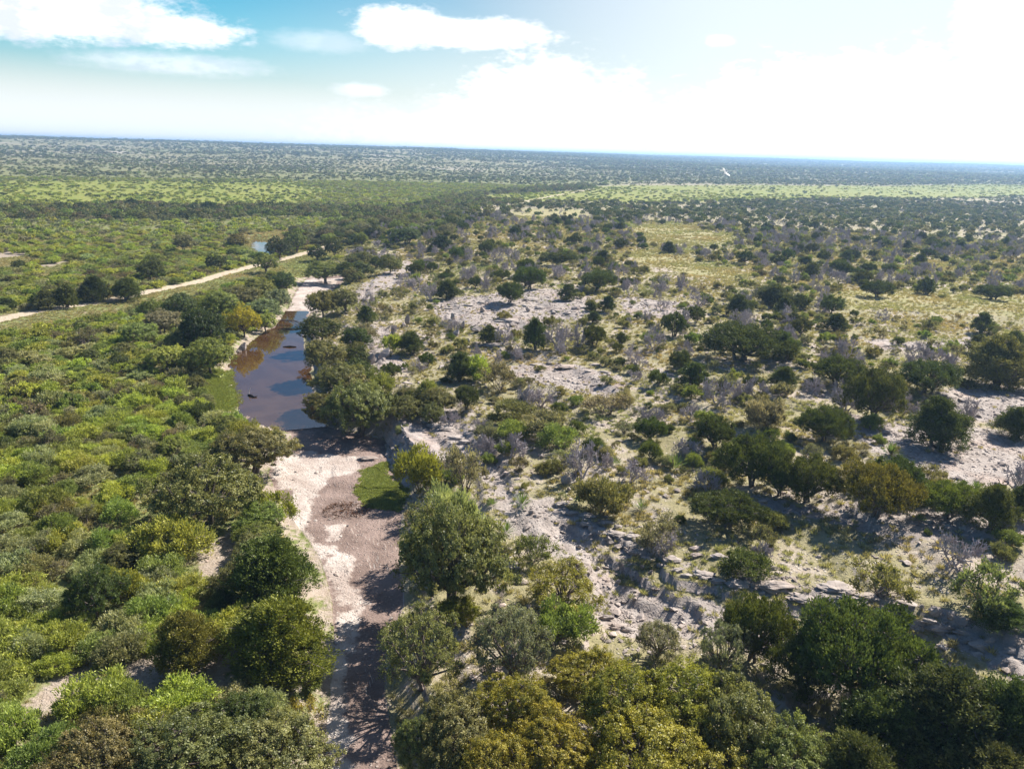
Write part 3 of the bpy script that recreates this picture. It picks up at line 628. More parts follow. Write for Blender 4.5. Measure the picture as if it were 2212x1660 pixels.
# kind, x, y of crown top, y of base, width, colour, label, short name as a landmark
HAND = [
 ('juniper', 592, 1136, 1296, 205, 'jun', 'large deep green juniper beside the pale creek bed, above the olive-tipped one', 'the large deep green juniper by the creek bed'),
 ('juniper', 602, 1262, 1440, 225, 'jol', 'large olive-tipped juniper beside the creek bed, in deep shade at its foot', 'the large olive-tipped juniper'),
 ('juniper', 405, 1300, 1445, 150, 'jol', 'small leaning olive-tipped juniper with bare stems over shaded soil', 'the leaning olive-tipped juniper'),
 ('oak', 455, 952, 1128, 245, 'olive', 'big round live oak with a black shadow, on the brushy bank of the creek', 'the big round live oak on the bank'),
 ('oak', 545, 903, 1022, 165, 'olive', 'live oak leaning over the bare gravel at the foot of the brown pool', 'the oak at the foot of the pool'),
 ('thin', 592, 1050, 1132, 92, 'yolive', 'straggly yellow-olive bush on the edge of the bleached creek bed', 'the straggly bush at the bed edge'),
 ('bush', 372, 1096, 1206, 165, 'bright', 'broad bright green bush on the bank in front of the shaded oak', 'the broad bright green bush'),
 ('oak', 212, 1203, 1335, 112, 'dark', 'compact dark green tree standing alone among pale thorn bushes', 'the compact dark green tree'),
 ('oak', 608, 1528, 1690, 255, 'olive', 'broad olive live oak at the bottom edge beside the shaded creek', 'the broad oak at the bottom edge'),
 ('oak', 385, 1505, 1690, 250, 'olive', 'wide grey-olive live oak at the bottom edge beside the pale bare path', 'the wide oak by the bare path'),
 ('oak', 225, 1545, 1720, 240, 'olive', 'low live oak cut by the bottom edge, over the bare path', 'the low oak over the bare path'),
 ('bush', 660, 1408, 1482, 104, 'green', 'small fresh green bush on the creek edge below the olive-tipped juniper', 'the small fresh green bush'),
 ('bush', 395, 1452, 1545, 150, 'ygreen', 'yellow-green bush on bare soil above the wide oak', 'the yellow-green bush on bare soil'),
 ('bush', 500, 1470, 1535, 100, 'pale', 'pale grey-green bush on bare soil between two oak crowns', None),
 ('bush', 570, 1480, 1545, 92, 'pale', 'pale feathery bush behind the broad oak at the bottom edge', None),
 ('thin', 655, 1496, 1570, 105, 'yolive', 'thin yellow-olive bush behind the broad bottom oak, next to the creek', None),
 ('oak', 970, 1062, 1312, 240, 'olive', 'tall full olive oak throwing its shadow onto the pale creek bed', 'the tall olive oak of the creek bed'),
 ('bush', 985, 1036, 1190, 150, 'pale', 'feathery pale green tree behind the tall olive oak', 'the feathery pale green tree'),
 ('sparse', 1215, 1188, 1318, 188, 'yolive', 'open crowned olive tree on bare rock with its branches showing', 'the open tree on bare rock'),
 ('thin', 1155, 1140, 1215, 90, 'olive', 'olive half bare bush at the rim of the shaded rock cleft', None),
 ('sparse', 912, 1296, 1482, 200, 'olive', 'olive oak leaning over the shaded creek bed', 'the oak leaning over the shaded bed'),
 ('sparse', 1098, 1292, 1462, 170, 'grey', 'grey-green thin oak showing its branches, among denser oaks', 'the thin grey-green oak'),
 ('bush', 1212, 1282, 1385, 136, 'green', 'vivid green bush below the open crowned tree on rock', 'the vivid green bush'),
 ('oak', 985, 1278, 1350, 86, 'yolive', 'small yellow-olive oak between the tall oak and the shaded bed', None),
 ('oak', 1110, 1438, 1575, 165, 'yolive', 'yellow-olive oak at the near side of the thin grey oak', 'the yellow-olive oak near the thin oak'),
 ('oak', 1265, 1388, 1500, 160, 'yolive', 'yellow-olive oak crown next to the bare rock shelf', None),
 ('oak', 1345, 1412, 1600, 215, 'yolive', 'broad bright olive oak in the middle of the dense grove', 'the broad oak in the grove'),
 ('oak', 1480, 1405, 1590, 235, 'yolive', 'largest sunlit olive oak of the grove, its crown lumpy', 'the largest oak of the grove'),
 ('oak', 1385, 1520, 1710, 270, 'yolive', 'sunlit olive oak of the grove cut by the bottom edge', 'the bottom oak of the grove'),
 ('oak', 1190, 1530, 1680, 215, 'yolive', 'olive oak at the bottom edge where brown soil shows through', None),
 ('oak', 985, 1500, 1648, 195, 'olive', 'olive oak over the shaded creek at the bottom edge', 'the olive oak over the shaded creek'),
 ('oak', 905, 1535, 1662, 120, 'olive', 'narrow olive oak right on the shaded creek at the bottom edge', None),
 ('oak', 1075, 1580, 1730, 190, 'yolive', 'yellow-olive oak cut by the bottom edge beside the creek grove', None),
 ('oak', 1575, 1450, 1650, 220, 'olive', 'olive oak of the grove next to the dark junipers', 'the grove oak next to the dark junipers'),
 ('oak', 1690, 1548, 1735, 225, 'olive', 'grey-olive oak at the bottom edge under the dark junipers', 'the grey-olive oak under the dark junipers'),
 ('oak', 1525, 1590, 1760, 240, 'yolive', 'olive oak at the very bottom of the grove', None),
 ('sparse', 1420, 1330, 1425, 105, 'grey', 'thin grey-green oak on the bare rock shelf above the grove', None),
 ('spread', 1625, 1275, 1425, 140, 'jun', 'deep green juniper above the grove, below the rock ledge', 'the deep green juniper below the ledge'),
 ('sparse', 1555, 1330, 1455, 120, 'grey', 'grey-green small oak between the grove and the deep green juniper', None),
 ('spread', 1845, 1274, 1512, 275, 'jun', 'large spreading juniper with a dark leaning trunk in plain view', 'the spreading juniper with the dark trunk'),
 ('spread', 1735, 1345, 1500, 170, 'jun', 'mid green juniper tucked against the spreading one with the dark trunk', None),
 ('juniper', 2030, 1400, 1640, 290, 'dark', 'massive dark juniper filling the lower corner', 'the massive dark juniper'),
 ('juniper', 2160, 1440, 1665, 200, 'dark', 'dark juniper at the picture edge below shaded bare rock', 'the dark juniper at the edge'),
 ('juniper', 1900, 1470, 1650, 210, 'dark', 'dark juniper in shade under the spreading juniper', None),
 ('juniper', 2120, 1570, 1760, 230, 'dark', 'very low dark juniper in the bottom corner', None),
 ('juniper', 1840, 1560, 1740, 200, 'dark', 'dark juniper at the bottom edge beside the grey-olive oak', None),
 ('thin', 1905, 1195, 1290, 130, 'olive', 'olive scrubby tree on the stony slope above the rock ledge', None),
 ('thin', 2130, 1195, 1320, 160, 'olive', 'straggly branching tree above the ledge near the picture edge', 'the straggly tree above the ledge'),
 ('juniper', 2160, 1275, 1345, 120, 'dark', 'dark low juniper clinging to the rock ledge at the edge', None),
 ('bush', 1605, 1172, 1240, 110, 'jun', 'deep green bush growing on the pale rock ledge', 'the deep green bush on the ledge'),
 ('spread', 1622, 922, 1050, 140, 'jun', 'first juniper of the long dark clump on the stony slope', 'the first juniper of the dark clump'),
 ('spread', 1742, 968, 1085, 135, 'jun', 'middle juniper of the long dark clump on the stony slope', 'the middle juniper of the dark clump'),
 ('spread', 1890, 982, 1115, 180, 'jol', 'largest juniper of the dark clump, its olive crown lit on top', 'the largest juniper of the dark clump'),
 ('spread', 1682, 980, 1070, 100, 'jun', 'small juniper wedged inside the long dark clump', None),
 ('spread', 1572, 1048, 1135, 150, 'dark', 'dark ragged juniper below the long clump, with a pool of shade', 'the dark ragged juniper'),
 ('spread', 2050, 1028, 1115, 125, 'jol', 'olive juniper between the long clump and the picture edge', 'the olive juniper past the clump'),
 ('juniper', 2135, 1030, 1140, 105, 'jun', 'deep green juniper near the edge beside the olive one', None),
 ('juniper', 2200, 1035, 1120, 70, 'dark', 'dark juniper at the very edge beside the stony slope', None),
 ('juniper', 2022, 846, 966, 118, 'dark', 'round dark juniper alone on bare rock with a blue shadow', 'the round dark juniper on bare rock'),
 ('spread', 1885, 783, 908, 125, 'jun', 'full juniper with hanging sides on the rocky slope', 'the full juniper with hanging sides'),
 ('spread', 1778, 868, 952, 120, 'jun', 'ragged juniper with a bright tip, above a blue shadow on rock', 'the ragged juniper with the bright tip'),
 ('bush', 1650, 852, 922, 90, 'grey', 'grey-green bush on pale ground by the ragged juniper', None),
 ('spread', 2000, 766, 850, 145, 'dark', 'wide dark juniper behind the full one with hanging sides', 'the wide dark juniper'),
 ('juniper', 2150, 712, 835, 150, 'olive', 'tall olive juniper near the picture edge above bare rock', 'the tall olive juniper'),
 ('juniper', 2190, 868, 945, 90, 'dark', 'dark juniper half out of the picture beside the bare rock', None),
 ('spread', 1805, 760, 832, 112, 'jun', 'deep green juniper with thin stems, left of the full one', None),
 ('spread', 1600, 688, 778, 175, 'dark', 'dark sprawling juniper with a long shadow on grass', 'the dark sprawling juniper'),
 ('juniper', 1690, 710, 772, 70, 'jun', 'deep green juniper joined to the dark sprawling one', None),
 ('juniper', 1690, 785, 838, 58, 'jun', 'small deep green juniper standing alone on the yellow grass', 'the small lone juniper on the grass'),
 ('juniper', 1155, 682, 755, 52, 'dark', 'upright dark juniper next to a bare grey tree', 'the upright dark juniper'),
 ('dead', 1207, 690, 757, 66, 'dead', 'bare grey tree right beside the upright dark juniper', 'the bare tree by the upright juniper'),
 ('juniper', 995, 754, 822, 70, 'dark', 'dark juniper on the grassy slope above the cliff', 'the dark juniper above the cliff'),
 ('bush', 1035, 762, 822, 66, 'ygreen', 'yellow-green bush touching the dark juniper above the cliff', None),
 ('thin', 1078, 770, 842, 92, 'brown', 'brownish ragged bush beside the dark juniper above the cliff', None),
 ('dead', 1405, 862, 922, 66, 'dead', 'bare grey tree on the grass, of two side by side', None),
 ('dead', 1490, 862, 910, 56, 'dead', 'low bare tree next to pale bare ground', None),
 ('dead', 1362, 975, 1042, 96, 'dead', 'bleached bare bush above the rock band, pale against dark shrubs', 'the bleached bare bush'),
 ('dead', 1440, 1130, 1195, 88, 'dead', 'bare twisted tree over the shaded ledge', None),
 ('dead', 1490, 935, 985, 75, 'dead', 'pale bare bush beside the dark clump of junipers', None),
 ('juniper', 888, 712, 766, 62, 'dark', 'dark juniper amid pale boulders by the pool trees', 'the dark juniper amid boulders'),
 ('bush', 848, 718, 762, 46, 'ygreen', 'small yellow-green round tree amid the boulders', None),
 ('juniper', 967, 602, 645, 54, 'dark', 'dark juniper at the top of the boulder slope', 'the dark juniper atop the boulder slope'),
 ('spread', 1101, 606, 655, 62, 'dark', 'dark juniper with a twisted trunk on pale rock', None),
 ('spread', 1144, 572, 625, 68, 'jun', 'wide juniper standing on the pale rocky rise', 'the wide juniper on the rocky rise'),
 ('dead', 927, 600, 650, 56, 'dead', 'tall bare grey tree at the head of the boulder slope', 'the tall bare tree'),
 ('dead', 897, 592, 628, 50, 'dead', 'bare grey tree just behind the tall bare one', None),
 ('juniper', 1226, 610, 648, 46, 'dark', None, None), ('spread', 1291, 578, 628, 84, 'dark', 'broad dark juniper amid grass behind the pale rocks', 'the broad dark juniper amid grass'),
 ('juniper', 1311, 636, 674, 38, 'vdark', 'compact very dark round juniper on pale ground', 'the compact very dark juniper'),
 ('juniper', 1668, 608, 660, 85, 'dark', 'round dark juniper on open yellow grass', 'the round dark juniper on open grass'), ('juniper', 1596, 632, 684, 62, 'dark', 'dark juniper with bushy foot on pale ground', None),
 ('spread', 1893, 602, 642, 66, 'dark', None, None), ('juniper', 2000, 596, 636, 44, 'dark', None, None), ('spread', 2142, 612, 648, 72, 'dark', None, None), ('juniper', 1725, 632, 668, 52, 'dark', None, None),
 ('juniper', 954, 506, 540, 52, 'vdark', 'very dark juniper clump at the near end of the wooded strip', None), ('oak', 877, 488, 528, 74, 'dark', None, None), ('oak', 975, 464, 494, 50, 'dark', None, None),
 ('spread', 1207, 540, 574, 70, 'dark', None, None), ('dead', 1101, 530, 562, 42, 'dead', None, None), ('dead', 1274, 515, 548, 38, 'dead', None, None), ('dead', 1014, 528, 556, 36, 'dead', None, None),
 # the trees that line the pool
 ('oak', 440, 655, 762, 105, 'vdark', 'tall nearly black oak in the thicket beside the brown pool', 'the nearly black oak'),
 ('oak', 455, 722, 806, 108, 'green', 'fresh green oak at the waterside below the nearly black one', 'the fresh green oak at the waterside'),
 ('oak', 528, 650, 728, 68, 'yellow', 'golden yellow tree leaning over the brown pool', 'the golden yellow tree'),
 ('oak', 576, 666, 718, 50, 'ygreen', 'smaller yellow tree at the waterline beside the golden one', None),
 ('oak', 572, 640, 694, 82, 'grey', 'grey-green tree behind the two yellow ones', None), ('oak', 602, 620, 672, 64, 'grey', None, None), ('oak', 520, 610, 664, 88, 'olive', None, None),
 ('oak', 478, 622, 684, 84, 'green', None, None), ('oak', 395, 628, 690, 82, 'dark', None, None), ('oak', 352, 662, 722, 82, 'grey', None, None), ('oak', 300, 690, 745, 78, 'green', None, None), ('oak', 560, 596, 650, 70, 'green', None, None), ('oak', 612, 584, 634, 60, 'dark', None, None),
 ('oak', 400, 700, 760, 80, 'olive', None, None), ('oak', 360, 740, 800, 90, 'ygreen', None, None), ('oak', 330, 640, 690, 60, 'green', None, None),
 ('oak', 700, 622, 688, 72, 'olive', None, None), ('oak', 692, 672, 742, 92, 'dark', 'dark oak overhanging the far water of the pool', None), ('oak', 702, 726, 806, 104, 'olive', 'olive oak overhanging the middle of the pool', None),
 ('oak', 738, 772, 862, 125, 'olive', 'dense olive oak overhanging the blue of the pool', 'the dense oak overhanging the pool'), ('oak', 774, 806, 936, 168, 'olive', 'great olive oak by the cliff, casting shade over the creek bed', 'the great oak by the cliff'),
 ('oak', 716, 832, 908, 105, 'olive', 'olive oak at the water beside the great oak', None), ('oak', 768, 700, 760, 60, 'dark', None, None), ('thin', 790, 690, 740, 60, 'grey', None, None), ('oak', 745, 620, 672, 66, 'olive', None, None),
 ('bush', 820, 790, 850, 70, 'green', None, None), ('bush', 925, 815, 872, 60, 'green', None, None), ('bush', 880, 830, 880, 64, 'grey', None, None),
 ('bush', 432, 858, 915, 62, 'dark', 'single dark round bush above the grassy bank', 'the single dark round bush'),
 ('bush', 905, 955, 1058, 100, 'yolive', 'yellow-olive small tree at the corner of the cliff by bright grass', 'the small tree at the cliff corner'),
 ('thin', 1000, 948, 1066, 112, 'grey', 'grey half bare tree on the slope over the cliff corner', None),
 ('bush', 1300, 1012, 1108, 125, 'olive', 'dense olive shrub on the slope below the bleached bare bush', None), ('thin', 1425, 1100, 1180, 110, 'grey', 'grey half bare shrub over the shaded ledge', None),
 ('bush', 1180, 875, 945, 110, 'grey', None, None), ('bush', 1100, 850, 910, 110, 'olive', None, None), ('thin', 1310, 845, 895, 110, 'grey', None, None), ('bush', 1110, 895, 950, 90, 'green', None, None), ('bush', 1200, 905, 965, 90, 'green', None, None),
 # the plain beyond the dirt road
 ('oak', 603, 508, 558, 64, 'vdark', 'dark rounded oak at the brink of the far small pool', 'the dark oak by the far small pool'), ('oak', 685, 528, 564, 44, 'vdark', 'round dark oak beside the dirt road on green turf', 'the round dark oak by the road'), ('oak', 722, 510, 556, 44, 'dark', None, None),
 ('oak', 578, 545, 590, 50, 'green', None, None), ('oak', 640, 500, 545, 50, 'olive', None, None), ('oak', 700, 560, 612, 75, 'green', None, None), ('oak', 768, 560, 602, 78, 'dark', None, None), ('oak', 842, 545, 590, 60, 'olive', None, None),
 ('juniper', 205, 592, 652, 64, 'vdark', 'big black-green juniper on the far side of the dirt road', 'the big black-green juniper by the road'), ('juniper', 275, 596, 650, 66, 'dark', 'dark wide juniper next to the black-green one by the road', None),
 ('juniper', 100, 622, 668, 52, 'dark', 'dark juniper by the pale road near the picture edge', 'the dark juniper near the edge by the road'), ('juniper', 145, 610, 664, 50, 'jun', None, None), ('oak', 328, 552, 606, 66, 'dark', None, None),
 ('juniper', 15, 640, 668, 46, 'dark', None, None), ('oak', 283, 426, 448, 36, 'vdark', 'dark round oak on the edge of the green meadow', 'the dark oak on the meadow edge'), ('oak', 452, 434, 456, 34, 'vdark', None, None), ('thin', 185, 700, 745, 66, 'brown', None, None),
 ('oak', 400, 500, 545, 50, 'grey', None, None), ('oak', 470, 545, 585, 48, 'dark', None, None), ('oak', 515, 500, 535, 46, 'olive', None, None),
]
gp = ground([h[1] for h in HAND], [h[3] for h in HAND])
occ = []                                                   # (x, y, radius) of what already stands
LAND = []                                                  # landmarks for the labels: (short name, px, py)
def size_of(p, xw, yt, yb):
    _, _, dep = project(p); a = math.asin((CAMZ - p[2]) / np.linalg.norm(p - CAM)); w = xw * dep / F
    h = ((yb - yt) * dep / F - .36 * w * math.sin(a)) / math.cos(a); return w, h
for i, (kd, x, yt, yb, xw, tk, lab, short) in enumerate(HAND):
    p = gp[i]; w, h = size_of(p, xw, yt, yb)
    h = float(np.clip(h, .42 * w, 1.5 * w)) * .97
    lod = 0 if xw > 55 else 1
    t = np.array(TINT[tk]) * np.random.RandomState(i).uniform(.9, 1.1, 3)
    o = plant(NAME[kd], kd, lod, p, w, h, t, dict(kind=kd, tk=tk, label=lab, px=x, py=yb - (yb - yt) * .5, short=short, xw=xw), parts=True,
              parts_names=('foliage', 'stems') if kd in ('bush', 'thin') else ('crown', 'trunk'))
    occ.append((p[0], p[1], w * .5))
    if short: LAND.append((short, x, yb - (yb - yt) * .45))

# ------------------------------------------------------------------ scattered plants of the brush
occ_a = np.array(occ)
rs = np.random.RandomState(42)
def cells(rmin, rmax, cell, az0=-40, az1=40):
    """jittered grid points inside a wedge in front of the camera"""
    g = np.arange(-rmax, rmax, cell); x, y = np.meshgrid(g, np.arange(0, rmax, cell)); x = x.ravel(); y = y.ravel()
    x = x + rs.uniform(-.5, .5, len(x)) * cell; y = y + rs.uniform(-.5, .5, len(y)) * cell
    r = np.hypot(x, y); a = np.degrees(np.arctan2(x, y)); k_ = (r > rmin) & (r < rmax) & (a > az0) & (a < az1)
    return x[k_], y[k_]
def free(x, y, pad):
    d = np.hypot(x[:, None] - occ_a[None, :, 0], y[:, None] - occ_a[None, :, 1]) - occ_a[None, :, 2] * .8
    return d.min(1) > pad
def seen_over(x, y, h, lim_road=.15):
    """whether a plant here would stand in the sight line to a road, path, turf or creek bed behind it"""
    z = height(x, y); t = (CAMZ - z) / np.maximum(CAMZ - z - h, 1); mm = masks(x * t, y * t)
    return (mm['road'] > lim_road) | (mm['bare'] > .4) | (mm['lush'] > .45) | ((mm['bed'] > .5))
SC = []      # x, y, w, h, kind, tint key
WEST = (['bush'] * 7 + ['thin'] * 2 + ['oak'])
def add(x, y, w, hr, kd, tk, lod): SC.append((x, y, w, w * hr, kd, tk, lod))
def pick(seq): return seq[rs.randint(len(seq))]
# near brush west of the creek
x, y = cells(24, 235, 1.8, -50, 20)
m = masks(x, y); dcr = sdf(x, y, creek); nz = fbm(x / 16, y / 16, 3); nb = fbm(x / 9 + 50, y / 9, 3)
ok = (x < xc(y)) & (dcr > 1.6) & (m['road'] < .35) & (m['lush'] < .3) & (sdf(x, y, pool2) > 2)
dens = np.clip(.95 + 1.3 * nz, .45, 1)
rr = np.hypot(x, y); dens = np.where(rr > 150, dens * .80, dens)
ok &= rs.rand(len(x)) < dens; ok &= free(x, y, .25); ok &= ~seen_over(x, y, 1.1)
for h_ in (.4, .9, 1.4, 1.9, 2.4): ok &= ~((rr > 95) & seen_over(x, y, h_, .03))
for xx, yy, n_, b_, d_ in zip(x[ok], y[ok], nz[ok], nb[ok], dcr[ok]):
    u = rs.rand() + b_ * .9
    if rs.rand() < .035 or (d_ < 6 and rs.rand() < .4): kd, tk, w, hr = 'oak', pick(['green', 'dark', 'olive', 'green']), rs.uniform(2.2, 3.8), rs.uniform(.5, .7)
    elif u > .84: kd, tk, w, hr = 'thin', pick(['brown', 'grey', 'brown']), rs.uniform(1.8, 3.2), rs.uniform(.55, .8)
    elif u > .45: kd, tk, w, hr = 'bush', pick(['bright', 'ygreen', 'bright', 'green']), rs.uniform(1.4, 1.95) ** 2, rs.uniform(.38, .64)
    else: kd, tk, w, hr = 'bush', pick(['pale', 'green', 'bright', 'pale', 'green', 'olive']), rs.uniform(1.4, 1.95) ** 2, rs.uniform(.40, .64)
    add(xx, yy, w, hr * (1 if math.hypot(xx, yy) < 100 or kd == 'oak' else .78), kd, tk, 0 if math.hypot(xx, yy) < 95 else 1)
# rocky hillside east of the creek
x, y = cells(26, 330, 2.05, -12, 52)
m = masks(x, y); dcr = sdf(x, y, creek); nz = fbm(x / 22, y / 22, 3); rr = np.hypot(x, y)
ok = (x > xc(y)) & (dcr > 1.0) & (m['road'] < .3) & (m['lush'] < .3)
dens = np.clip(.43 + .8 * nz + .08 * ss(120, 240, rr), .06, .85) * (1 - .88 * m['rock']) * (1 - .85 * m['gold'])
dens = np.where((dcr < 7) & (rr > 80), .5, dens)
dens *= np.where(rr < 60, .25, 1)
for h_ in (0, .8, 1.6):
    t_ = (CAMZ - height(x, y)) / (CAMZ - height(x, y) - h_); mg = pmask(x * t_, y * t_, P_GOLD, 3.0); dens = dens * (1 - .6 * mg)
ok &= rs.rand(len(x)) < dens; ok &= free(x, y, .5)
for xx, yy, n_, r_, d_ in zip(x[ok], y[ok], nz[ok], rr[ok], dcr[ok]):
    u = rs.rand()
    if d_ < 7 and r_ > 80: kd, tk, w, hr = 'oak', pick(['olive', 'olive', 'dark']), rs.uniform(2.5, 5), rs.uniform(.65, .9)
    elif u < .05: kd, tk, w, hr = pick(['juniper', 'spread', 'spread']), pick(['dark', 'jun', 'dark']), rs.uniform(1.8, 4.2), rs.uniform(.6, .9)
    elif u < .20: kd, tk, w, hr = 'dead', 'dead', rs.uniform(1.8, 4.2), rs.uniform(.65, .9)
    elif u < .42: kd, tk, w, hr = 'thin', pick(['grey', 'olive', 'brown']), rs.uniform(.9, 1.6) ** 2, rs.uniform(.55, .8)
    else: kd, tk, w, hr = 'bush', pick(['olive', 'grey', 'jun', 'green', 'olive']), rs.uniform(.72, 1.66) ** 2, rs.uniform(.5, .75)
    add(xx, yy, w, hr, kd, tk, 0 if r_ < 85 else 1)
# woods and brush of the middle distance
x, y = cells(235, 700, 3.5, -42, 42)
rr = np.hypot(x, y); aa = np.degrees(np.arctan2(x, y)); nz = fbm(x / 45, y / 45, 3); m = masks(x, y); east = x > xc(y); mx, my, _ = project(np.column_stack([x, y, height(x, y)]))
river = np.exp(-((x - xc(y)) / 26) ** 2) * ((x - xc(y)) < 26)
woods = np.maximum(ss(315, 350, rr + 60 * nz) * (1 - ss(375, 415, rr + 50 * nz)) * (~east), river)
dens = np.where(east, np.where(rr < 330, 0, np.clip(.46 + .8 * nz + .25 * ss(350, 480, rr), .08, .95) * (1 - .7 * m['gold'])), np.clip(.8 + nz, .5, 1))
dens = np.maximum(dens, woods * .95); dens = dens * (1 - m['field'] * np.where(fbm(x / 50, y / 20, 3) > .2, .3, .72)) * (m['road'] < .2) * np.where(seen_over(x, y, 2.4), 0, 1) * (1 - .65 * pmask(x * 1.05, y * 1.05, P_GOLD, 4.0)) * (sdf(x, y, pool2) > 2) * np.where(m['lush'] > .4, 0, 1)
ok = rs.rand(len(x)) < dens
for xx, yy, r_, e_, wd_, f_ in zip(x[ok], y[ok], rr[ok], east[ok], woods[ok], m['field'][ok]):
    u = rs.rand()
    if f_ > .5: kd, tk, w, hr = 'bush', pick(['bright', 'ygreen', 'bright', 'green', 'dark']), rs.uniform(1.6, 3.4), .4
    elif wd_ > .35: kd, tk, w, hr = 'oak', pick(['dark', 'green', 'olive', 'green', 'grey', 'dark', 'brown', 'olive']), rs.uniform(3.0, 5.8), rs.uniform(.5, .68)
    elif e_: kd, tk, w, hr = ('juniper' if u < .4 else 'bush' if u < .84 else 'dead'), pick(['dark', 'grey', 'dark', 'olive', 'jun']), rs.uniform(1.8, 3.9), rs.uniform(.5, .7)
    else: kd, tk, w, hr = 'bush' if u < .85 else 'oak', pick(['bright', 'pale', 'green', 'ygreen', 'grey', 'bright']), rs.uniform(2.2, 4.0), rs.uniform(.34, .5)
    add(xx, yy, w, hr, kd, 'dead' if kd == 'dead' else tk, 2 if r_ > 300 or kd in ('bush',) and r_ > 260 else 1)
# the far plain and slopes, thinning with distance
for r_a, r_b, cell in ((700, 1400, 5.6), (1400, 2700, 9.5), (2700, 5400, 19.0)):
    x, y = cells(r_a, r_b, cell, -41, 41); rr = np.hypot(x, y); aa = np.degrees(np.arctan2(x, y)); nz = fbm(x / 70, y / 45, 4); n2 = fbm(x / 600 + 7, y / 260, 3); m = masks(x, y)
    dens = np.clip(.36 + 1.3 * nz + .9 * n2 + .50 * ss(-8, 10, aa) * ss(700, 1300, rr), .05, .95) * (1 - m['field'] * np.where(fbm(x / 60, y / 25, 3) > .2, .3, .75))
    ok = rs.rand(len(x)) < dens
    for xx, yy, n_, f_ in zip(x[ok], y[ok], n2[ok], m['field'][ok]):
        if f_ > .4 and rs.rand() < .9: add(xx, yy, rs.uniform(2, 4), .35, 'bush', pick(['bright', 'ygreen', 'bright']), 3); continue
        kd = pick(['juniper', 'oak', 'bush', 'oak']); add(xx, yy, rs.uniform(.40, .95) * cell * (1.0 if cell < 12 else .8), rs.uniform(.35, .55), kd, pick(['dark', 'olive', 'dark', 'olive', 'grey', 'green'] if cell < 6 else ['olive', 'dark', 'grey', 'green', 'olive']), 3)
SX = np.array([s[0] for s in SC]); SY = np.array([s[1] for s in SC]); SZ = height(SX, SY); SW = np.array([s[2] for s in SC])
px, py, dep = project(np.column_stack([SX, SY, SZ + SW * .3])); AP = SW * F / dep
LODS = np.array([s[6] for s in SC])
inframe = (px > -5) & (px < PW + 5) & (py < PH + 5) & (LODS < 2)
# the 300 of each kind that show largest become objects, the rest one scatter per kind
idx_obj = []; KINDS_ = np.array([s[4] for s in SC])
have = {}
for h in HAND: have[h[0]] = have.get(h[0], 0) + 1
QUOTA = dict(bush=290, thin=190, oak=150, juniper=70, spread=70, dead=80, sparse=0)
for kd, qn in QUOTA.items():
    c = np.where((KINDS_ == kd) & inframe)[0]; c = c[np.argsort(-AP[c])][:max(0, qn - have.get(kd, 0))]; idx_obj += list(c)
is_obj = np.zeros(len(SC), bool); is_obj[idx_obj] = True
for i in idx_obj:
    X, Y, w, h, kd, tk, lod = SC[i]
    t = np.array(TINT[tk]) * rs.uniform(.82, 1.18) * rs.uniform(.92, 1.08, 3)
    plant(NAME[kd], kd, lod, (X, Y, SZ[i]), w, h, t, dict(kind=kd, tk=tk, label=None, px=px[i], py=py[i], short=None, xw=AP[i]), parts=AP[i] > 62 and kd != 'dead', parts_names=('foliage', 'stems') if kd in ('bush', 'thin') else ('crown', 'trunk'))

def scatter(name, P, protos, rot, scl, tint, var):
    """one object that scatters many plants or stones nobody could count, by geometry nodes"""
    me = bpy.data.meshes.new(name); me.vertices.add(len(P)); me.vertices.foreach_set('co', np.asarray(P, np.float32).ravel())
    for nm, tp, dat in (('rot', 'FLOAT_VECTOR', rot), ('scl', 'FLOAT_VECTOR', scl)):
        a = me.attributes.new(nm, tp, 'POINT'); a.data.foreach_set('vector', np.asarray(dat, np.float32).ravel())
    a = me.attributes.new('tint', 'FLOAT_COLOR', 'POINT'); a.data.foreach_set('color', np.column_stack([tint, np.ones(len(P))]).astype(np.float32).ravel())
    a = me.attributes.new('var', 'INT', 'POINT'); a.data.foreach_set('value', np.asarray(var, np.int32))
    o = bpy.data.objects.new(name, me); COL.objects.link(o); o['kind'] = 'stuff'
    pc = bpy.data.collections.new(name + ' sources')
    for i, m_ in enumerate(protos):
        s = bpy.data.objects.new('%s source %02d' % (name, i), m_); pc.objects.link(s)
    t = bpy.data.node_groups.new(name, 'GeometryNodeTree')
    t.interface.new_socket('Geometry', in_out='INPUT', socket_type='NodeSocketGeometry'); t.interface.new_socket('Geometry', in_out='OUTPUT', socket_type='NodeSocketGeometry')
    N = t.nodes.new; i_ = N('NodeGroupInput'); o_ = N('NodeGroupOutput'); mp = N('GeometryNodeMeshToPoints'); ip = N('GeometryNodeInstanceOnPoints'); ci = N('GeometryNodeCollectionInfo')
    ci.inputs['Collection'].default_value = pc; ci.inputs['Separate Children'].default_value = True; ci.inputs['Reset Children'].default_value = True
    def at(nm, tp): a = N('GeometryNodeInputNamedAttribute'); a.data_type = tp; a.inputs['Name'].default_value = nm; return a.outputs[0]
    L = t.links.new
    L(i_.outputs[0], mp.inputs[0]); L(mp.outputs[0], ip.inputs['Points']); L(ci.outputs[0], ip.inputs['Instance']); ip.inputs['Pick Instance'].default_value = True
    L(at('var', 'INT'), ip.inputs['Instance Index']); L(at('rot', 'FLOAT_VECTOR'), ip.inputs['Rotation']); L(at('scl', 'FLOAT_VECTOR'), ip.inputs['Scale']); L(ip.outputs[0], o_.inputs[0])
    md = o.modifiers.new('scatter', 'NODES'); md.node_group = t
    return o
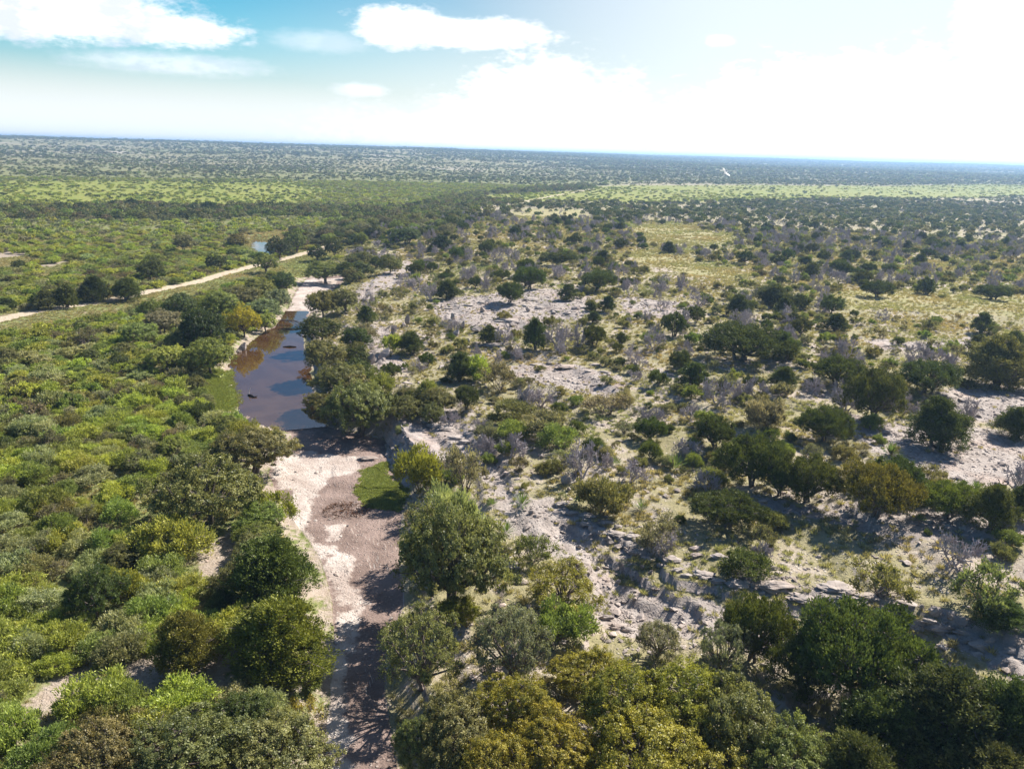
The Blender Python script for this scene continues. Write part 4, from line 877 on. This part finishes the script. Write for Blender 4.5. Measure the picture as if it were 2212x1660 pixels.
def scatter_plants(name, sel, kl):
    """sel indices into SC; kl list of (kind, lod)"""
    protos = []; base = {}
    for q in kl:
        base[q] = len(protos); protos += PR[q]
    P, rot, scl, tn, var = [], [], [], [], []
    for i in sel:
        X, Y, w, h, kd, tk, lod = SC[i]; q = (kd, lod); j = rs.randint(len(PR[q])); p = PR[q][j]
        P.append((X, Y, SZ[i] - .03)); rot.append((0, 0, rs.uniform(0, 6.28))); scl.append((w / 2 / p.w, w / 2 / p.w, h / p.h)); var.append(base[q] + j)
        tn.append(np.array(TINT[tk]) * rs.uniform(.8, 1.2) * rs.uniform(.92, 1.08, 3))
    return scatter(name, P, [p.joined for p in protos], rot, scl, np.array(tn), var)
rest = ~is_obj
KSET = lambda kinds, lods: [i for i in np.where(rest)[0] if SC[i][4] in kinds and SC[i][6] in lods]
def kl_of(sel): return sorted({(SC[i][4], SC[i][6]) for i in sel})
for nm, kinds, lods in (('thorn_brush', ('bush', 'thin'), (0, 1, 2)), ('oak_woods', ('oak',), (0, 1, 2)), ('juniper_woods', ('juniper', 'spread'), (0, 1, 2)), ('dead_brush', ('dead',), (0, 1, 2)), ('far_woods', ('oak', 'juniper', 'bush'), (3,))):
    sel = KSET(kinds, lods)
    print('STUFF', nm, len(sel))
    if sel: scatter_plants(nm, sel, kl_of(sel))
print('THINGS', len(THINGS), 'SC', len(SC))
# ------------------------------------------------------------------ stones
def mat_rock(name):
    m, k = new_mat(name)
    P = k.n('ShaderNodeNewGeometry').outputs['Position']; t = k.attr('tint', 'INSTANCER', 'Color')
    col, a, b, crack = rock_color(k, P)
    col = k.mix(1.0, col, t, 'MULTIPLY')
    out(k, bsdf(k, col, .9, .15, bump(k, k.math('ADD', a, k.math('MULTIPLY', b, .6)), .6, .1))); return m
M_ROCK = mat_rock('limestone')
import bmesh
def rock_mesh(name, seed, sub=3, flat=1.0, cuts=20, layered=False):
    rng = np.random.RandomState(seed); bm = bmesh.new(); bmesh.ops.create_icosphere(bm, subdivisions=sub, radius=1.0)
    V = np.array([v.co for v in bm.verts])
    for _ in range(cuts):                                   # split faces
        n = unit(rng.normal(size=3) * [1, 1, .7]); dd = rng.uniform(.36, .74); V -= np.maximum(V @ n - dd, 0)[:, None] * n * .95
    V += unit(V) * (fbm(V[:, 0] * 2.3 + seed, V[:, 1] * 2.3 + V[:, 2] * 3.1, 4) * .34)[:, None]
    if layered: V[:, :2] *= 1 + .10 * np.sign(np.sin(V[:, 2:3] * 11 + seed)) * (np.abs(V[:, 2:3]) < .9)
    V[:, 2] *= flat
    for v, c in zip(bm.verts, V): v.co = c
    me = bpy.data.meshes.new(name); bm.to_mesh(me); bm.free(); me.materials.append(M_ROCK); return me
BOULD = [rock_mesh('boulder_shape', 10 + i, 4, rnd.uniform(.6, .95)) for i in range(5)]
SLAB = [rock_mesh('slab_shape', 40 + i, 4, .34, 18, True) for i in range(4)]
STONE = [rock_mesh('stone_shape', 70 + i, 1, .6, 5) for i in range(5)]
def rock(name, shapes, p, w, l, h, rz, info, sink=.25, tilt=0.0, tint=(1, 1, 1)):
    me = shapes[rnd.randrange(len(shapes))]; o = bpy.data.objects.new(name, me); COL.objects.link(o)
    hz = max(abs(v.co.z) for v in me.vertices)
    o.scale = (l / 2, w / 2, h / 2 / hz); o.rotation_euler = (tilt, tilt * .6, rz); o.location = (p[0], p[1], p[2] + h * (.5 - sink)); o['tint'] = list(tint)
    o['kind'] = 'thing'; info = dict(info); info.update(loc=p, w=w, h=h); THINGS.append((o, info)); return o
# x, y, width px, height px
BL = [(979, 684, 16, 18), (1000, 702, 14, 20), (1042, 668, 18, 14), (1085, 682, 24, 10), (938, 700, 16, 14), (882, 690, 12, 24), (872, 702, 14, 12), (1035, 710, 30, 14), (985, 718, 22, 16), (955, 660, 10, 10), (1010, 735, 18, 12), (1110, 700, 22, 10), (1140, 668, 16, 12), (1160, 690, 20, 9), (1195, 675, 18, 8), (1240, 665, 18, 8),
      (800, 775, 30, 26), (832, 762, 32, 24), (785, 755, 12, 18), (776, 786, 12, 10), (815, 795, 22, 14), (850, 715, 14, 18), (900, 725, 12, 10), (870, 745, 12, 12), (1010, 748, 18, 10), (1030, 760, 14, 9), (930, 778, 14, 10), (955, 790, 20, 9), (1060, 708, 18, 10), (905, 655, 8, 10),
      (525, 748, 22, 20), (518, 758, 12, 8), (1035, 895, 16, 10), (1205, 1012, 14, 14), (1218, 1035, 22, 22), (1228, 1055, 14, 12), (1148, 1105, 18, 10), (1275, 1140, 16, 14), (1292, 1152, 16, 12), (1316, 1165, 20, 18), (1352, 1185, 14, 12), (1386, 1222, 16, 12), (1336, 1255, 14, 10), (1405, 1235, 14, 10),
      (2012, 1318, 26, 22), (2050, 1330, 18, 20), (1990, 1310, 14, 12), (1870, 1300, 16, 12), (1625, 1262, 18, 14), (1700, 1345, 18, 16), (1640, 1300, 18, 10), (1290, 1225, 14, 10), (1250, 1180, 16, 8), (2085, 1385, 16, 12), (1130, 1060, 14, 8), (1170, 985, 14, 9)]
SL = [(790, 988, 44, 12), (900, 897, 60, 14), (935, 915, 50, 12), (965, 918, 22, 12), (1590, 1258, 72, 20), (1668, 1262, 90, 26), (1520, 1238, 60, 16), (1740, 1290, 80, 16), (1805, 1265, 110, 20), (1880, 1285, 70, 16), (1960, 1300, 50, 14), (1070, 742, 60, 12), (1012, 770, 60, 10), (1110, 690, 70, 12), (1330, 1150, 50, 12), (1265, 1110, 50, 12), (1225, 790, 60, 8), (1285, 786, 34, 7), (1450, 1205, 60, 16), (1150, 645, 60, 8), (1410, 655, 60, 7), (2030, 1352, 60, 18), (2120, 1388, 70, 18), (1900, 742, 80, 7)]
gb = ground([b[0] for b in BL], [b[1] + b[3] * .4 for b in BL])
for (x, y, w, h), p in zip(BL, gb):
    dep = project(p)[2]; s = dep / F
    rock('boulder', BOULD, p, w * s * 1.1, w * s * 1.35, max(h * s * 1.15, .4), rnd.uniform(0, 3.14), dict(kind='boulder', tk=None, label=None, px=x, py=y, short=None, xw=w), .18, rnd.uniform(-.2, .2), (.92, .92, .93))
# broken ledges: slabs strung along the rock steps
for line, n_ in (([(872, 905), (905, 900), (960, 918), (1010, 960)], 7), ([(1195, 1082), (1262, 1128), (1332, 1175), (1432, 1226), (1560, 1252), (1690, 1268)], 17), ([(1800, 1290), (1960, 1325), (2110, 1372), (2205, 1410)], 9), ([(1085, 1175), (1105, 1225), (1135, 1262)], 4), ([(1290, 1322), (1345, 1356), (1400, 1372)], 4), ([(960, 668), (1040, 652), (1130, 660), (1250, 682)], 9), ([(770, 730), (800, 760), (830, 800)], 6), ([(1130, 792), (1220, 785), (1330, 812)], 5), ([(1480, 1190), (1600, 1215), (1700, 1232)], 5), ([(1890, 930), (2000, 955), (2110, 965)], 4), ([(1290, 1120), (1350, 1150), (1420, 1190)], 5)):
    ln = np.array(line, float); s_ = np.concatenate([[0], np.cumsum(np.hypot(*np.diff(ln, axis=0).T))])
    for q in (np.arange(n_) + .5) / n_:
        q = q * s_[-1] + rnd.uniform(-6, 6); SL.append((float(np.interp(q, s_, ln[:, 0])) + rnd.uniform(-4, 4), float(np.interp(q, s_, ln[:, 1])) + rnd.uniform(-5, 5), rnd.uniform(18, 52) * (.55 if ln[0, 1] < 850 else 1), rnd.uniform(8, 15) * (.7 if ln[0, 1] < 850 else 1)))
gs = ground([b[0] for b in SL], [b[1] + b[3] * .4 for b in SL])
for i, ((x, y, w, h), p) in enumerate(zip(SL, gs)):
    dep = project(p)[2]; s = dep / F; e = rays([x], [y])[0]
    rock('rock_slab', SLAB, p, w * s * .75, w * s * rnd.uniform(1.2, 1.7), max(h * s * 1.05, .45), rnd.uniform(-.35, .15), dict(kind='slab', tk=None, label=None, px=x, py=y, short=None, xw=w), .3, rnd.uniform(-.06, .06))
# the undercut limestone face by the bright grass
cp = ground([868], [1000])[0]; cp = np.array([cp[0], cp[1], 0.])
def cliff_mesh():
    n, mm = 110, 46; u = np.linspace(0, 1, n); v = np.linspace(0, 1, mm); U, Vv = np.meshgrid(u, v, indexing='ij')
    base = onplane([(822, 925), (831, 949), (845, 975), (864, 998), (880, 1022), (902, 1050)], 0.0); top = onplane([(848, 888), (861, 909), (875, 930), (886, 948), (902, 972), (924, 1004)], 2.4)
    tt = np.linspace(0, 1, len(top)); at = lambda A: np.stack([np.interp(u, tt, A[:, 0]), np.interp(u, tt, A[:, 1])], -1)
    B0, T0 = at(base), at(top); run = ss(0, 1, Vv) * .55 + Vv ** 3 * .45          # steep below, laid back at the brow
    X = B0[:, None, 0] * (1 - run) + T0[:, None, 0] * run; Y = B0[:, None, 1] * (1 - run) + T0[:, None, 1] * run
    Z = -.3 + (2.7 + .35 * fbm(U * 7, U * 0, 3)) * Vv; d = np.array([.80, .60])
    lay = .09 * np.sign(np.sin(Z * 7 + 5 * fbm(U * 6, Z))) + .75 * fbm(U * 11, Z * 1.4, 4) + .40 * fbm(U * 34, Z * 5, 3)
    X = X + d[0] * lay * .8; Y = Y + d[1] * lay * .8; Z = Z + .22 * fbm(U * 20, Vv * 9, 3) * Vv
    k_ = 18; b = np.linspace(0, 1, k_)[1:]; C = []
    for t in b:                                               # the brow runs back into the hillside
        xx = X[:, -1] + d[0] * 4.5 * t; yy = Y[:, -1] + d[1] * 4.5 * t; s = ss(0, 1, t)
        C.append(np.stack([xx, yy, Z[:, -1] * (1 - s) + (height(xx, yy) - .15) * s + .45 * fbm(xx * 1.3, yy * 1.3, 4) * (1 - t)], -1))
    C = np.stack(C, 1); V1 = np.stack([X, Y, Z], -1).reshape(-1, 3)
    idx = np.arange(n * mm).reshape(n, mm); q = np.stack([idx[:-1, :-1], idx[1:, :-1], idx[1:, 1:], idx[:-1, 1:]], -1).reshape(-1, 4)
    ci = np.concatenate([idx[:, -1:], n * mm + np.arange(n * (k_ - 1)).reshape(n, k_ - 1)], 1); q2 = np.stack([ci[:-1, :-1], ci[1:, :-1], ci[1:, 1:], ci[:-1, 1:]], -1).reshape(-1, 4)
    return np.vstack([V1, C.reshape(-1, 3)]), np.vstack([q, q2])
V_, Q_ = cliff_mesh(); o = mesh_obj('rock_cliff', V_, [Q_], [M_ROCK], smooth=False); o['tint'] = [.9, .9, .93]
THINGS.append((o, dict(kind='cliff', tk=None, label='steep blue-grey limestone cliff face above the bright green grass patch', px=850, py=965, short='the grey cliff', xw=60, loc=cp, w=8, h=4)))
# loose stones and gravel
rs2 = np.random.RandomState(9)
def stones(n, r0_, r1_, a0, a1):
    r = np.sqrt(rs2.uniform(r0_ ** 2, r1_ ** 2, n)); a = np.radians(rs2.uniform(a0, a1, n)); return r * np.sin(a), r * np.cos(a)
x, y = stones(172000, 27, 165, -26, 50); m = masks(x, y); dcr = sdf(x, y, creek)
pr = np.where(dcr < 0, .03 + .08 * (fbm(x / 3, y / 3) > .08), np.where(x > xc(y), .10 + .42 * m['rock'] + .38 * (fbm(x / 6, y / 6, 3) > .08), .05 * (m['bare'] > .3))) * (1 - m['lush']) * (m['road'] < .5) * (1 - .8 * m['gold']) * (sdf(x, y, pool) > .4)
ok = rs2.rand(len(x)) < pr; x, y = x[ok], y[ok]; n = len(x); z = height(x, y)
sz = .07 * (1 - rs2.rand(n)) ** -.42; sz = np.minimum(sz, .42) * np.where(sdf(x, y, creek) < 0, .6, 1.0)
print('STONES', n)
tt = rs2.uniform(.75, 1.2, (n, 1)) * np.array([[1.05, 1.03, 1.02]])
scatter('gravel', np.column_stack([x, y, z + sz * .15]), STONE, np.column_stack([rs2.uniform(-.3, .3, (n, 2)), rs2.uniform(0, 6.28, n)]), np.column_stack([sz * rs2.uniform(.8, 1.5, n), sz, sz * rs2.uniform(.6, 1, n)]), tt, rs2.randint(0, len(STONE), n))

# ------------------------------------------------------------------ grass tussocks
def tuft(seed, n=46, h=.42):
    rng = np.random.RandomState(seed); a = rng.uniform(0, 6.28, n); r = rng.uniform(0, .16, n); P = np.stack([r * np.cos(a), r * np.sin(a), np.zeros(n)], -1)
    T = unit(np.stack([np.cos(a), np.sin(a), np.zeros(n)], -1) * rng.uniform(.2, .95, (n, 1)) + np.array([0, 0, 1]) + rng.normal(size=(n, 3)) * .15)
    L = h * rng.uniform(.6, 1.2, n); B = unit(np.cross(T, rng.normal(size=(n, 3)))); V, Q = quads(P + T * L[:, None] * .5, T, B, L * .5, .10)
    return make_mesh('tussock', V, [Q], [M_LEAF], rng.uniform(0, 1, n))
TUFT = [tuft(i) for i in range(4)]
x, y = stones(720000, 27, 330, -14, 50); m = masks(x, y); dcr = sdf(x, y, creek)
pr = np.where((x > xc(y)) & (dcr > .3), np.clip(.42 + 1.2 * fbm(x / 7, y / 7, 3), .04, .95) * (1 - .92 * m['rock']), 0)
ok = rs2.rand(len(x)) < pr * .42 * (1 - .55 * ss(120, 330, np.hypot(x, y))); x1, y1 = x[ok], y[ok]
x, y = stones(230000, 27, 290, -42, 6); m = masks(x, y); dcr = sdf(x, y, creek)
pr = np.where(((m['lush'] > .3) & (np.hypot(x, y) < 125)) | (m['road'] > .1), .0, .40 * (m['bare'] < .5)) * (dcr > .8) * (x < xc(y)); ok = rs2.rand(len(x)) < pr; x1 = np.concatenate([x1, x[ok]]); y1 = np.concatenate([y1, y[ok]])
n = len(x1); print('TUFTS', n); hue = fbm(x1 / 10, y1 / 10, 3)[:, None]
tn = np.clip(np.array([[.345, .315, .175]]) + hue * np.array([[-.16, .0, -.04]]), .03, 1) * rs2.uniform(.75, 1.25, (n, 1)); s = rs2.uniform(.38, .95, n) * (1 + .5 * ss(120, 330, np.hypot(x1, y1)))
scatter('grass', np.column_stack([x1, y1, height(x1, y1) - .02]), TUFT, np.column_stack([np.zeros((n, 2)), rs2.uniform(0, 6.28, n)]), np.column_stack([s * 1.3, s * 1.3, s]), tn, rs2.randint(0, 4, n))
x, y = stones(900000, 30, 120, -24, 14); ok = np.zeros(len(x), bool); i0 = np.where((np.abs(x - xc(y)) < 22))[0]; mm = masks(x[i0], y[i0]); ok[i0] = rs2.rand(len(i0)) < np.clip(mm['lush'] * 1.1 - .1, 0, 1) * np.clip(.8 + 2 * fbm(x[i0] / 1.5, y[i0] / 1.5), .1, 1)
x, y = x[ok][:14000], y[ok][:14000]; n = len(x); print('LUSH', n)
tn = np.array([[.215, .265, .08]]) * rs2.uniform(.7, 1.3, (n, 1)) + rs2.uniform(0, .07, (n, 1)) * [[1, .6, .1]]; s = rs2.uniform(.2, .48, n)
scatter('grass_turf', np.column_stack([x, y, height(x, y) - .01]), TUFT, np.column_stack([np.zeros((n, 2)), rs2.uniform(0, 6.28, n)]), np.column_stack([s * 1.7, s * 1.7, s]), tn, rs2.randint(0, 4, n))

# ------------------------------------------------------------------ small things
def spiky(seed):
    rng = np.random.RandomState(seed); n = 70; a = rng.uniform(0, 6.28, n); e = rng.uniform(.1, 1.4, n); T = np.stack([np.cos(a) * np.cos(e), np.sin(a) * np.cos(e), np.sin(e)], -1)
    B = unit(np.cross(T, np.array([0, 0, 1.]) + rng.normal(size=(n, 3)) * .1)); V, Q = quads(T * .55 + [0, 0, .1], T, B, np.full(n, .5), .055)
    return make_mesh('spiky_rosette', V, [Q], [M_LEAF], rng.uniform(.3, .9, n))
SPK = [spiky(i) for i in range(3)]
SP = [(1094, 1150, 26), (1127, 1092, 30), (1458, 1014, 34), (1923, 984, 30), (1088, 1155, 18), (1064, 1092, 20), (1330, 1004, 20), (1552, 985, 20), (1250, 1085, 18), (2108, 1058, 22), (1985, 1125, 20), (1385, 1098, 20)]
for (x, y, w), p in zip(SP, ground([s[0] for s in SP], [s[1] for s in SP])):
    s = w * project(p)[2] / F; o = bpy.data.objects.new('sotol_plant', SPK[rnd.randrange(3)]); COL.objects.link(o); o.location = p; o.scale = (s, s, s); o.rotation_euler = (0, 0, rnd.uniform(0, 6)); o['tint'] = [.13, .19, .06]
    THINGS.append((o, dict(kind='sotol', tk=None, label=None, px=x, py=y - w * .3, short=None, xw=w, loc=p, w=s, h=s)))
def wood_obj(name, paths, rad, mat=None, sides=7):
    V, Q = tubes([np.array(p, float) for p in paths], [np.array(r, float) for r in rad], sides); return mesh_obj(name, V, [Q], [mat or M_BARK], smooth=True)
M_WET = mat_bark('wet_wood', (.012, .010, .009), (.035, .028, .024))
p = onplane([(543, 855)], 0.06)[0]
o = wood_obj('driftwood_log', [[(p[0] - .55, p[1] + .5, .05), (p[0] - .1, p[1] + .1, .12), (p[0] + .5, p[1] - .4, .06)], [(p[0] + .5, p[1] - .4, .06), (p[0] + .75, p[1] - .25, .1), (p[0] + .8, p[1] - .1, .2)]], [[.12, .16, .1], [.09, .06, .03]], M_WET)
b = wood_obj('branch', [[(p[0] - .5, p[1] + .45, .1), (p[0] - .45, p[1] + .6, .5), (p[0] - .3, p[1] + .7, .95)]], [[.05, .04, .02]], mat_bark('bleached_wood', (.5, .46, .42), (.62, .58, .54))); b.parent = o
THINGS.append((o, dict(kind='log', tk=None, label='black wet driftwood log with one bleached branch, in the shallow near end of the pool', px=545, py=850, short='the black log in the pool', xw=18, loc=p, w=1, h=.3)))
p = onplane([(626, 749)], 0.05)[0]
o = wood_obj('driftwood_log', [[(p[0] - 1.1, p[1], .03), (p[0], p[1] + .05, .1), (p[0] + 1.0, p[1] + .15, .04)]], [[.10, .17, .08]], M_WET)
THINGS.append((o, dict(kind='log', tk=None, label='dark log floating in the blue middle of the pool', px=626, py=749, short=None, xw=18, loc=p, w=1, h=.2)))
p = onplane([(612, 700)], .1)[0]; rg = np.random.RandomState(3); pa, ra = [], []
for _ in range(9):
    a = rg.uniform(-.5, .9); L = rg.uniform(2.5, 5); e = p + np.array([math.cos(a), -math.sin(a) * .6]) * L; pa.append(bez(np.array([p[0] - 1, p[1] + .3, .7]), np.array([*(p + (e - p) * .5), 1.1 + rg.uniform(0, .4)]), np.array([*e, .05]), 6)); ra.append(np.linspace(.09, .02, 6))
o = wood_obj('fallen_branch', pa, ra, M_STEM, 5); THINGS.append((o, dict(kind='branch', tk=None, label='fallen bare branch dipping into the narrow far end of the pool', px=615, py=700, short=None, xw=40, loc=p, w=4, h=1)))
# heap of reddish dead weeds on the gravel
gq = ground([746], [1102])[0]; rg = np.random.RandomState(8); n = 420; a = rg.uniform(0, 6.28, n); r = rg.rand(n) ** .6 * 1.7; P = np.stack([r * np.cos(a) * 1.3, r * np.sin(a), rg.uniform(0, .35, n) * (1 - r / 1.9)], -1)
T = unit(rg.normal(size=(n, 3)) * [1, 1, .8] + [0, 0, .25]); B = unit(np.cross(T, rg.normal(size=(n, 3)))); V, Q = quads(P, T, B, rg.uniform(.12, .42, n), .08)
o = mesh_obj('dead_weed', V, [Q], [M_LEAF], fattr=rg.rand(n)); o.location = gq; o['tint'] = [.135, .07, .05]; THINGS.append((o, dict(kind='weed', tk=None, label='reddish brown dead weed heap on the gravel of the creek bed', px=746, py=1098, short='the reddish dead weeds', xw=50, loc=gq, w=3, h=.5)))
# white bird in flight above the far green meadow
def bird():
    d = rays([1567], [374])[0]; c = CAM + d * 118; root = thing_root('white_bird', c, math.radians(70), (1, 1, 1)); root.rotation_euler = (math.radians(48), math.radians(-20), math.radians(35))
    mt, k = new_mat('white_feather'); out(k, bsdf(k, (.82, .81, .79), .7, .2))
    t = np.linspace(0, 1, 12); an = np.linspace(0, 6.283, 11)[:-1]; rr = np.interp(t, [0, .08, .2, .35, .55, .8, 1], [.012, .02, .045, .10, .115, .06, .02]); X = -.48 + t * .95
    zc = np.interp(t, [0, .2, .35, 1], [.06, .05, 0, 0]); V = np.stack([np.repeat(X, 10), (rr[:, None] * np.cos(an)).ravel(), (zc[:, None] + rr[:, None] * np.sin(an)).ravel()], -1)
    i = np.arange(120).reshape(12, 10); j = np.roll(i, -1, 1); Q = np.stack([i[:-1], i[1:], j[1:], j[:-1]], -1).reshape(-1, 4); mesh_obj('body', V, [Q], [mt], root, smooth=True)
    for s in (1, -1):
        pts = [(-.14, .07, .05), (-.20, .42, .24), (-.08, .80, .30), (.16, .66, .26), (.20, .35, .17), (.16, .07, .04)]
        top = [(x, y * s, z) for x, y, z in pts]; bot = [(x * .98, y * s, z - .022) for x, y, z in pts]; V = np.array(top + bot); f4 = [(0, 1, 4, 5), (1, 2, 3, 4), (11, 10, 7, 6), (10, 9, 8, 7)]; f4 += [(a_, a_ + 6, (a_ + 1) % 6 + 6, (a_ + 1) % 6) for a_ in range(6)]
        mesh_obj('wing', V, [np.array(f4)], [mt], root)
    mb, k = new_mat('beak'); out(k, bsdf(k, (.5, .3, .08), .5, .3)); V, Q = tubes([np.array([(-.47, 0, .06), (-.56, 0, .055), (-.64, 0, .05)])], [np.array([.014, .009, .002])], 6); mesh_obj('beak', V, [Q], [mb], root)
    THINGS.append((root, dict(kind='bird', tk=None, label='white bird flying with raised wings in front of the far meadow', px=1567, py=374, short=None, xw=18, loc=c, w=1.5, h=.6)))
bird()
# ------------------------------------------------------------------ labels: every thing told apart by look, then by what it stands beside
LAND += [('the brown pool', 590, 800), ('the white rock bar', 690, 632), ('the grey cliff', 850, 965), ('the bright grass patch', 815, 1045), ('the boulder slope', 1010, 690), ('the pale rock shelf', 1220, 818),
         ('the big bare rock sheet', 2080, 990), ('the yellow grass clearing', 1500, 560), ('the bleached creek bed', 660, 1120), ('the pale bare path', 110, 1500), ('the rock ledge', 1680, 1262), ('the far small pool', 565, 535),
         ('the pale scrape in the brush', 25, 546), ('the grassy bank of the pool', 470, 855), ('the stony slope', 1900, 1170), ('the flat meadow edge', 300, 440), ('the bare rock by the cleft', 1330, 1320)]
for xr, yr, nm in ((110, 666, 'the near end of the road'), (300, 634, 'the bend of the dirt road'), (480, 590, 'the dirt road by the thicket'), (820, 502, 'the dirt road past the woods'), (1010, 462, 'the far stretch of road')): LAND.append((nm, xr, yr))
LP = np.array([(l[1], l[2]) for l in LAND])
KW = dict(oak='oak tree', sparse='open oak', juniper='juniper', spread='spreading juniper', bush='thorn bush', thin='half bare bush', dead='bare tree', boulder='limestone boulder', slab='flat rock slab', sotol='spiky sotol plant')
ORD = ['', 'second', 'third', 'fourth', 'fifth', 'sixth', 'seventh', 'eighth', 'ninth', 'tenth', 'eleventh', 'twelfth', 'thirteenth', 'fourteenth', 'fifteenth', 'sixteenth', 'seventeenth', 'eighteenth', 'nineteenth', 'twentieth'] + ['outlying'] * 400
groups = {}
med = {}
for o, d in THINGS: med.setdefault(d['kind'], []).append(d['w'])
med = {k_: np.percentile(v, [30, 72]) for k_, v in med.items()}
used = set()
for o, d in THINGS:
    if d['label']: used.add(d['label']); continue
    if d['kind'] not in KW: continue
    dx = d['px'] - LP[:, 0]; dy = (d['py'] - LP[:, 1]) * 1.5; dist = np.hypot(dx, dy); dist[[i for i, l in enumerate(LAND) if l[0] == d.get('short')]] = 1e9
    j = int(np.argmin(dist)); ax, ay = dx[j], dy[j]
    rel = ('right of' if ax > 0 else 'left of') if abs(ax) > abs(ay) else ('in front of' if ay > 0 else 'behind')
    q = med[d['kind']]; size = 'small' if d['w'] < q[0] else 'large' if d['w'] > q[1] else 'mid-sized'
    col = {'boulder': 'pale', 'slab': 'pale', 'sotol': 'green', 'dead': 'grey'}.get(d['kind']) or TWORD[d['tk']]
    groups.setdefault((size, col, KW[d['kind']], rel, LAND[j][0]), []).append((dist[j], o, d))
for (size, col, kw, rel, lm), v in groups.items():
    v.sort(key=lambda t: t[0])
    for n_, (ds, o, d) in enumerate(v):
        s = '%s %s %s %s %s' % (size, col, kw, rel, lm)
        if len(v) > 1: s = '%s %s %s %s out %s %s' % (size, col, kw, 'first' if n_ == 0 else ORD[min(n_, 399)], rel, lm)
        if len(s.split()) > 16: s = s.replace(size + ' ', '', 1)
        if len(s.split()) > 16: s = s.replace('half bare bush', 'twiggy bush')
        if len(s.split()) > 16: s = s.replace('oak tree', 'oak', 1)
        d['label'] = s
CAT2 = dict(boulder='boulder', slab='rock slab', sotol='plant', cliff='cliff', log='log', branch='branch', weed='weeds', bird='bird')
GRP2 = dict(boulder='limestone boulders', slab='limestone ledge slabs', sotol='sotol plants', log='driftwood logs')
for o, d in THINGS:
    o['label'] = d['label']; o['category'] = CATG.get(d['kind']) or CAT2[d['kind']]
    g = GROUP.get(d['kind']) or GRP2.get(d['kind'])
    if g: o['group'] = g
ls = [d['label'] for o, d in THINGS]
print('LABELS', len(ls), len(set(ls)), max(len(l.split()) for l in ls))
